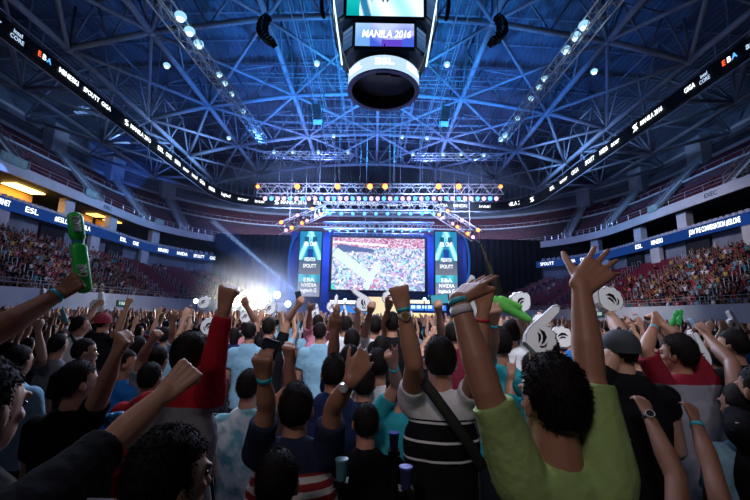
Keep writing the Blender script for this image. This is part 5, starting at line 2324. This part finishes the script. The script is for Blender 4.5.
hero((150, 379), 2.9, 'red', 'dark-haired person in a red top just left of the red raglan', s=.95, sit=True)
hero((18, 362), 3.0, 'light blue', 'person in a dull blue tee at the left edge with rim light', s=1.0)
hero((58, 346), 4.0, 'grey', 'person in grey with one arm up below the green stick', s=1.0, arms=[(-1, (42, 358), True, (38, 330), True, 'fist', dict(l=1.1))], sleeve=.5, skin=1)
hero((138, 348), 4.2, 'maroon', 'person in a maroon top behind the blue tee', s=1.0)
hero((165, 337), 5.0, 'light blue', 'person in pale blue behind the raised left fists', s=1.0, arms=[(1, (172, 335), True, (174, 320), True, 'open', dict())])
# === centre
g, gb = hero((269, 328), 4.9, 'black', 'person in a black tee at centre, both arms spread wide upward', s=1.08, build=1.1,
             arms=[(-1, (256, 322), False, (247, 307), True, 'flat', dict(l=1.0)), (1, (288, 320), False, (297, 306), True, 'grip', dict(l=1.0))], sleeve=.5)
phone(gb[1][1] + Vector((.02, -.02, .11)), Matrix.Rotation(-.3, 3, 'Y'), 'dark phone held high by the black tee person at centre')
hero((250, 333), 4.7, 'light blue', 'person in a light blue shirt left of the central black tee', s=1.0, build=1.05)
hero((320, 333), 4.6, 'light blue', 'person in a pale blue shirt directly before the stage screen', s=1.0, build=1.05)
hero((318, 323), 5.7, 'pink', 'person in a pink top with both arms raised before the stage', s=1.0,
     arms=[(-1, (309, 322), True, (310, 311), True, 'open', dict()), (1, (330, 324), True, (335, 313), True, 'open', dict())])
hero((346, 326), 4.7, 'white', 'person in a white shirt right of the pale blue shirt', s=1.0, arms=[(1, (357, 325), True, (358, 313), True, 'open', dict())])
hero((352, 341), 3.9, 'grey', 'dark-haired person in grey under the white shirt, centre', s=1.0)
hero((350, 362), 2.9, 'navy', 'person in navy at centre with one arm straight up', s=1.0, arms=[(-1, (333, 357), True, (335, 330), True, 'flat', dict(l=1.1))], sleeve=.6)
hero((334, 374), 2.55, 'navy', 'heavy-set person in navy right behind the watch hand', s=1.0, build=1.15, sit=True)
g, gb = hero((375, 327), 4.2, 'white', 'person in a white tee holding up a foam hand, centre', s=1.0,
             arms=[(-1, (367, 325), True, (370, 312), True, 'grip', dict()), (1, (385, 324), True, (388, 309), True, 'flat', dict())], sleeve=.5)
foam_hand(gb[0][1] + Vector((0, 0, .04)), (-.9, 0, .6), (0, -1, .1), 'white foam hand tilted left over the central white tee', s=.95, fl=.16)
foam_hand(gb[1][1] + Vector((0, 0, .05)), (.15, 0, 1), (0, -1, .1), 'small white foam hand left of the fist with the gold watch', s=.8, fl=.14)
hero((392, 324), 4.0, 'black', 'person in a black tee with a magenta collar, centre', s=1.02)
hero((381, 349), 3.6, 'black', 'dark-haired head below the black and magenta tee', s=.95)
hero((378, 366), 2.75, 'white', 'person in a white tee behind the raised V sign', s=.98, sit=True)
hero((364, 385), 2.6, 'white', 'person in a white tee printed with large letters, seated', s=.9, sit=True)
g, gb = hero((398, 390), 2.4, 'teal', 'person giving a V sign with one hand beside the striped polo', s=.9, sit=True,
             arms=[(-1, (397, 385), True, (393, 364), True, 'vsign', dict())], skin=1)
band(g, gb[0][0], gb[0][1], .85, .031, .018, TEALB, label='light blue wristband')
g, gb = hero((452, 335), 3.8, 'maroon', 'person holding up a light blue phone left of the green shirt arm', s=1.0, arms=[(-1, (441, 332), True, (439, 313), True, 'grip', dict(l=.95))])
phone(gb[0][1] + Vector((0, -.03, .12)), Matrix.Rotation(math.pi / 2 - .1, 3, 'Y'), 'light blue phone held sideways over the crowd', mat('phone_blue', (.08, .5, .62), .4), 1.25)
# white cloth and green item behind the fist
g, gb = hero((500, 345), 2.9, 'teal', 'person behind the green shirt arm holding a green and white bundle', s=1.05, arms=[(-1, (492, 348), True, (494, 322), True, 'grip', dict())])
band(g, gb[0][0], gb[0][1], .93, .032, .015, TEALB, label='light blue wristband')
P = gb[0][1]
t = empty('cheer_glove', P + Vector((.03, 0, .1)))
tag(t, 'bright green glove drooping to the right behind the raised fist', 'glove')
b = MB()
b.ecap((-.03, 0, .03), (.07, 0, -.01), .04, .04, n=12, flat=.7)
b.ecap((.07, 0, -.01), (.19, 0, -.08), .04, .024, n=12, flat=.7)
b.ecap((.02, 0, .05), (.13, -.02, .0), .02, .018, n=10)
link('glove_body', remesh(b, 'g', .008, mat('glove_green', (.12, .55, .08), .6)), t)
t = empty('white_towel', P + Vector((-.08, .12, .06)))
tag(t, 'white cloth waved behind the raised fist and green glove', 'towel')
b = MB()
b.ecap((-.06, 0, .0), (-.02, 0, .24), .09, .02, n=12, flat=.4)
b.ecap((-.10, 0, -.02), (.05, .02, -.06), .06, .05, n=12, flat=.5)
link('cloth', remesh(b, 'g', .01, mat('towel_white', (.7, .72, .76), .9, bump=.5, bump_scale=20)), t)

g, gb = hero((511, 334), 3.6, 'white', 'person in a white shirt holding a round foam hand right of the green glove', s=1.0, build=1.1,
             arms=[(1, (524, 328), True, (519, 315), True, 'grip', dict())], hair='full')
foam_hand(gb[0][1] + Vector((0, 0, .03)), (0.05, 0, 1), (.1, -1, .1), 'round white foam hand above the white shirt right of centre', s=1.0, finger=False)
hero((534, 372), 2.6, 'teal', 'person in teal below the large tilted foam hand', s=1.0, arms=[(-1, (511, 398, 2.75), True, (511, 375, 2.8), True, 'point', dict(hs=.85))])
g, gb = hero((545, 352), 2.5, 'teal', 'person in a cyan top hidden behind the large tilted foam hand', s=1.0, arms=[(-1, (537, 375, 2.5), True, (534, 352, 2.45), True, 'grip', dict(hs=.8))])
foam_hand(at(529, 348, 2.25), (.75, .1, .66), (-.15, -1, .15), 'large white foam hand tilted to the right, pointing finger up', s=1.05, fl=.2, flip=-1)
foam_hand(at(556, 345, 3.2), (.6, .1, .8), (-.1, -1, .2), 'white foam hand seen half hidden right behind the large tilted one', s=1.0, finger=False)
foam_hand(at(538, 327, 4.2), (.5, .1, .8), (-.1, -1, .2), 'small white foam hand just above the large tilted one', s=.9, finger=False)

# === right group
capd = mat('cap_dark', (.03, .035, .045), .8)
g, gb = hero((621, 352), 2.35, 'black', 'person in a black tee and dark cap holding up a foam hand, right', s=1.06, build=1.15, yaw=-.05, head_yaw=.3,
             arms=[(-1, (622, 336, 2.35), True, (608, 310, 2.6), True, 'grip', dict(hs=.8))], cap=(capd, False), sleeve=.35, skin=1)
foam_hand(gb[0][1] + Vector((0, -.03, -.01)), (-.1, 0.1, 1), (.1, -1, .1), 'large square white foam hand with black mark beside the open palm', s=1.0, finger=False, flip=-1)
rg2 = stripe_mat('raglan2', (.30, .30, .36), (.30, .30, .36), 1, .5, plain_above=1.57, top=(.24, .015, .03))
g, gb = hero((679, 355), 2.65, rg2, 'person in a grey and dark red raglan top with hands joined overhead, right', s=1.06, build=1.15, yaw=.1, head_yaw=.5, hair='full',
             arms=[(-1, (645, 350, 2.6), False, (654, 327, 2.75), False, 'flat', dict(hs=.9)), (1, (676, 338, 2.75), True, (662, 324, 2.8), False, 'grip', dict(hs=.9))], sleeve=.85)
e, w_, fd, hn = gb[0]
band(g, e, w_, .93, .031, .016, TEALB, hn=hn, label='teal wristband')
band(g, e, w_, .8, .033, .010, REDB, hn=hn, label='thin red wristband')
foam_hand(at(704, 368, 3.6), (-.35, .1, 1.0), (.0, -1, .1), 'white foam hand with black mark and a tall finger, far right', s=1.15, fl=.2, flip=1)
hero((733, 346), 3.0, 'black', 'dark-haired person in black near the right edge', s=1.0, head_yaw=.4)
g, gb = hero((762, 392), 2.0, 'black', 'person at the right edge with a long bare arm reaching up left', s=1.05,
             arms=[(-1, (732, 364, 2.5), True, (707, 336, 2.75), True, 'relax', dict(spread=.6, hs=.85))], sleeve=.3, skin=2)
hero((742, 408), 2.1, 'light blue', 'dark-haired person in a pale blue tee at the right edge', s=1.0, sit=True)
g, gb = hero((712, 575), 1.5, 'black', 'person below the frame at right with a forearm and dark watch raised', s=1.0,
             arms=[(-1, (676, 478, 1.75), True, (648, 414, 1.95), True, 'relax', dict(spread=.5, hs=.85))], sleeve=.3, skin=2)
watch(g, gb[0][0], gb[0][1], .93, .031, (-.4, -1, .2), BLACKB, M['black'], 'black watch')
g, gb = hero((775, 560), 1.6, 'black', 'person below the frame at far right with a hand and cyan band raised', s=1.0,
             arms=[(-1, (712, 470, 1.9), True, (695, 420, 2.05), True, 'relax', dict(spread=.5, hs=.85))], sleeve=.3, skin=2)
band(g, gb[0][0], gb[0][1], .88, .032, .018, TEALB, label='cyan wristband')
hero((612, 372), 3.0, 'black', 'person in dark clothes between the green shirt and the cap', s=1.0, arms=[(-1, (603, 366), True, (597, 350), True, 'fist', dict())], skin=1)
# distant raised sticks and foam hands
for (x0, y0, x1, y1, Y, c, lab) in [(671, 325, 677, 312, 6.0, (.05, .6, .12), 'left one of two green sticks raised above the right crowd'), (679, 324, 681, 311, 6.0, (.05, .6, .12), 'right one of two green sticks raised above the right crowd'),
                                    (697, 330, 690, 320, 5.5, (.5, .7, 1), 'pale blue stick raised above the right crowd'), (8, 336, 12, 318, 6, (.7, .75, .85), 'white stick raised at the left edge below the barrier'),
                                    (66, 322, 62, 310, 6.5, (.2, .6, .7), 'pale teal stick raised in the left crowd')]:
    stick(at(x0, y0, Y), at(x1, y1, Y), .035, mat('stick_%.2f_%.2f' % (c[0], c[1]), c, .4), lab, band_=mat('stick_%.2f_%.2f' % (c[0], c[1]), c, .4))
for (px, py, Y, d, fg, fl_, lab, s) in [(98, 312, 4.2, (-.15, 0, 1), True, .14, 'white foam hand beside the dark red cap', 1.15), (39, 308, 5.0, (-.1, 0, 1), True, .2, 'white foam hand raised high above the left crowd', 1.15),
                                      (209, 334, 3.6, (0, 0, 1), False, 0, 'white foam hand with black mark left of the raised red sleeve', 1.2), (203, 308, 5, (.1, 0, 1), False, 0, 'white foam hand behind the raised red sleeve', 1.2),
                                      (332, 312, 5.0, (.05, 0, 1), True, .16, 'white foam hand pointing up below the stage screen', 1.15), (270, 314, 5.2, (-.1, 0, 1), False, 0, 'white foam hand between the spread arms of the black tee', 1.25),
                                      (245, 322, 5.2, (.1, 0, 1), False, 0, 'white foam hand left of the spread arms of the black tee', 1.2), (345, 318, 6.5, (-.3, 0, 1), True, .16, 'small white foam hand tilted left under the screen', 1.1),
                                      (316, 318, 6, (-.2, 0, 1), True, .16, 'small white foam hand left of the screen centre', 1.1), (408, 318, 7, (.1, 0, 1), False, 0, 'small white foam hand right of the gold watch', 1.1),
                                      (735, 330, 5, (-.4, 0, 1), True, .18, 'white foam hand tilted near the right edge', 1.2)]:
    foam_hand(at(px, py, Y * 1.35), d, (.05, -1, .1), lab, s=s, finger=fg, fl=fl_)


# === the rest of the floor crowd: built in a few poses, copied
protos = []
PO = [('both arms raised', [(-1, (-.22, .05, 1.62), (-.18, .1, 1.88), 'open'), (1, (.22, .05, 1.62), (.2, .1, 1.88), 'open')]),
      ('right fist raised', [(1, (.24, .08, 1.60), (.20, .12, 1.86), 'fist')]),
      ('left arm raised', [(-1, (-.24, .08, 1.60), (-.20, .12, 1.86), 'open')]),
      ('arms down', []),
      ('arms spread wide', [(-1, (-.38, .05, 1.55), (-.48, .1, 1.78), 'open'), (1, (.38, .05, 1.55), (.48, .1, 1.78), 'fist')]),
      ('hands clapping overhead', [(-1, (-.2, .1, 1.63), (-.05, .14, 1.84), 'flat'), (1, (.2, .1, 1.63), (.05, .14, 1.84), 'flat')])]
for k, (nm, ar) in enumerate(PO):
    r_, _ = figure('person', (0, 0, 0), Vector((0, 0, 1.56)), [dict(side=a[0], elbow=a[1], wrist=a[2], pose=a[3], hs=1.1) for a in ar], M['white'], voxel=.018, near=0, seed=k, hair=['short', 'full', 'short', 'long', 'crop', 'short'][k], sleeve=.5)
    for ch in r_.children:
        for sl in ch.material_slots:
            mm = sl.material
            sl.link = 'OBJECT'
            sl.material = mm
    protos.append((nm, r_))
r4 = random.Random(5)
cand = []
Y = 4.6
while Y < 35:
    hw = min(23, Y * 1.02 + 1)
    step = .85 if Y < 10 else 1.25 if Y < 20 else 2.0
    x = -hw
    while x < hw:
        cand.append((x + r4.uniform(-.22, .22), Y + r4.uniform(-.3, .3)))
        x += step
    Y += step * 1.15
cand = [c for c in cand if all((Vector((c[0], c[1], 0)) - Vector((at(*u).x, at(*u).y, 0))).length > .55 for u in USED)]
vis = []
for c in cand:
    if not inframe(Vector((c[0], c[1], 1.7))):
        continue
    vis.append(c)
budget = 300 - len(USED) - N_IND
r4.shuffle(vis)
vis.sort(key=lambda c: c[1] > 12)
near_ = [c for c in vis if c[1] <= 12]
far_ = [c for c in vis if c[1] > 12]
sel = near_[:budget] + far_[:max(0, budget - len(near_))]
print('floor crowd', len(vis), 'budget', budget, 'heroes', len(USED), 'near', len(near_))
usedp = set()
for (x, y) in sel:
    k = r4.choices(range(6), [4, 3, 3, 3, 2, 2])[0]
    nm, pr = protos[k]
    if k not in usedp:
        o = pr
        usedp.add(k)
    else:
        o = copy_tree(pr)
    s = r4.uniform(.93, 1.06)
    o.location = (x, y, 0)
    o.scale = (s, s, s)
    o.rotation_euler = (0, 0, r4.uniform(-.35, .35) + math.atan2(x, max(8, 42 - y)) * .6)
    key = r4.choice(['black', 'black', 'black', 'black', 'white', 'white', 'grey', 'navy', 'red', 'light blue', 'maroon', 'teal', 'blue'] + (['white', 'white', 'light blue', 'pink'] if abs(x) < 4 else ['black', 'navy']))
    sk = skins[r4.randrange(3)]
    for ch in o.children:
        if ch.name.startswith('shirt'):
            ch.material_slots[0].material = cloth(key)
        elif ch.name.startswith('body'):
            ch.material_slots[0].material = sk
    where = 'left' if x < -y * .33 else 'right' if x > y * .33 else 'centre'
    dist = 'near' if y < 8 else 'mid' if y < 15 else 'far'
    lab = 'person in %s, %s, in the %s %s floor crowd' % (key, nm, dist, where)
    tag(o, lab, 'person', lab.replace('person', 'people', 1))
for k in range(6):
    if k not in usedp:
        for ch in list(protos[k][1].children):
            bpy.data.objects.remove(ch)
        bpy.data.objects.remove(protos[k][1])
# remaining far crowd: one object
vv, ff_, mi_ = [], [], []
base = 0


def crowd_mb(k):
    b = MB()
    b.ecap((0, 0, .8), (0, 0, 1.3), .15, .18, flat=.6, n=8, mi=1)
    b.ecap((0, 0, 1.3), (0, 0, 1.45), .15, .06, flat=.6, n=8, mi=1)
    b.ell((0, .0, 1.58), (.08, .1, .12), n=8, m_=6, mi=0)
    b.ell((0, -.015, 1.60), (.09, .1, .12), n=8, m_=6, mi=2)
    for s_ in (-1, 1):
        b.ecap((s_ * .08, 0, .85), (s_ * .1, 0, .05), .08, .05, n=6, mi=3)
        S = Vector((s_ * .19, 0, 1.38))
        if k == 0 or (k == 1 and s_ > 0):
            E_, W_ = S + Vector((s_ * .06, .05, .26)), S + Vector((0, .08, .5))
        else:
            E_, W_ = S + Vector((s_ * .05, 0, -.28)), S + Vector((s_ * .03, .18, -.4))
        b.ecap(S, E_, .055, .045, n=6, mi=1)
        b.ecap(E_, W_, .04, .03, n=6, mi=0)
        b.ecap(W_, W_ + (W_ - E_).normalized() * .13, .04, .035, n=6, mi=0)
    return b


CB = [crowd_mb(k) for k in range(3)]
CV = [np.array(q.v) for q in CB]
extra = []
Y = 12.5
while Y < 36.5:
    hw = min(24, Y * 1.05 + 1)
    x = -hw
    while x < hw:
        extra.append((x + r4.uniform(-.2, .2), Y + r4.uniform(-.2, .2)))
        x += .72
    Y += .8
selp = np.array(sel)
extra = [c for c in extra if np.min(np.hypot(selp[:, 0] - c[0], selp[:, 1] - c[1])) > .45]
for (x, y) in extra:
    q = r4.randrange(3)
    key = r4.choice(keys + ['white', 'light blue'])
    sc_ = r4.uniform(.94, 1.07)
    a = r4.uniform(-.3, .3)
    R = np.array([[math.cos(a), -math.sin(a), 0], [math.sin(a), math.cos(a), 0], [0, 0, 1]])
    vv.append((CV[q] * sc_) @ R.T + np.array((x, y, 0)))
    ff_.extend([tuple(i + base for i in f) for f in CB[q].f])
    mp = {0: r4.randrange(3), 1: 3 + kk.index(key), 2: 3 + len(kk), 3: 4 + len(kk)}
    mi_.extend([mp[i] for i in CB[q].mi])
    base += len(CV[q])
me = bpy.data.meshes.new('standing_crowd')
me.from_pydata(np.concatenate(vv).tolist(), [], ff_)
for mm in mats:
    me.materials.append(mm)
me.polygons.foreach_set('material_index', mi_)
o = bpy.data.objects.new('standing_crowd', me)
C.objects.link(o)
tag(o, 'packed standing crowd far back on the arena floor before the stage', 'crowd', kind='stuff')

# ---------------------------------------------------------------- floor chairs and cups
def chair():
    t = empty('folding_chair')
    b = MB()
    b.box((0, 0, .45), (.44, .42, .06))
    b.build('seat', mat('chair_dark', (.03, .018, .022), .5), t)
    b = MB()
    pts = [(-.22, .55), (-.22, .93), (-.19, .98), (.19, .98), (.22, .93), (.22, .55)]
    b.prism(pts, .05, Vector((0, -.23, 0)), Vector((1, 0, 0)), Vector((0, 0, 1)))
    b.build('backrest', mat('chair_dark', (.03, .018, .022), .5), t)
    for sx in (-1, 1):
        b = MB()
        b.bar((sx * .2, -.22, .95), (sx * .2, .2, .0), .013, 8)
        b.build('leg', M['black'], t)
        b = MB()
        b.bar((sx * .2, -.05, .45), (sx * .2, -.24, .0), .013, 8)
        b.build('leg', M['black'], t)
    return t


ch0 = chair()
f0 = True
for j, y in enumerate((1.55, 2.45, 3.35, 4.3)):
    n = int(y * 1.1 / .52) + 1
    for k in range(-n, n + 1):
        x = k * .54 + .2
        if not (inframe(Vector((x, y - .23, .98)))) :
            continue
        if any((Vector((x, y, 0)) - Vector((at(*u).x, at(*u).y, 0))).length < .28 for u in USED):
            continue
        o = ch0 if f0 else copy_tree(ch0)
        f0 = False
        o.location = (x, y, 0)
        o.rotation_euler = (0, 0, rnd.uniform(-.06, .06))
        row = ['nearest row', 'second row from the camera', 'third row from the camera', 'fourth row from the camera'][j]
        tag(o, 'dark folding chair on the arena floor in the ' + row, 'chair', 'folding chairs, ' + row)
for (px, py, Y, c, lab) in [(341.5, 468, 1.75, (.05, .16, .20), 'teal lidded paper cup standing by the striped hem'), (394, 440, 2.1, (.02, .02, .08), 'small blue-rimmed cup right of the seated boy'), (406, 476, 1.7, (.02, .02, .09), 'blue-rimmed empty cup at the bottom beside the striped polo')]:
    P = at(px, py, Y)
    t = empty('paper_cup', P)
    tag(t, lab, 'cup')
    b = MB()
    b.bar((0, 0, -.045), (0, 0, .03), .020, 18, r1=.026)
    b.build('cup_body', mat('cup_%.2f' % c[2], c, .5), t)
    b = MB()
    b.bar((0, 0, .03), (0, 0, .037), .028, 18)
    b.build('lid', mat('lid_%.2f' % c[2], (.15, .35, .42) if c[2] > .1 else (.1, .12, .5), .4), t)
    # ledge that carries it
    b = MB()
    b.box((0, 0, -.055), (.06, .06, .02))
    b.build('holder', M['black'], t)
    b = MB()
    b.bar((0, 0, -.07), (0, 0, -P.z + .0), .012, 8)
    b.build('holder_post', M['black'], t)
for (px, py, Y, c, lab) in [(114, 421, 2.2, (.03, .25, .5), 'crumpled blue plastic bag at lower left below the blue tee'), (615, 452, 1.3, (.45, .5, .6), 'white crumpled plastic bag hanging beside the green shirt')]:
    P = at(px, py, Y)
    b = MB()
    for k in range(9):
        b.ecap((rnd.uniform(-.05, .05), rnd.uniform(-.03, .03), rnd.uniform(-.03, .03)), (rnd.uniform(-.06, .06), rnd.uniform(-.03, .03), rnd.uniform(-.04, .04)), .03, .02, n=8)
    me = remesh(b, 'plastic_bag', .009, mat('bag_%.2f' % c[0], c, .25, bump=.6, bump_scale=50), 1)
    o = bpy.data.objects.new('plastic_bag', me)
    C.objects.link(o)
    o.location = P
    tag(o, lab, 'bag')
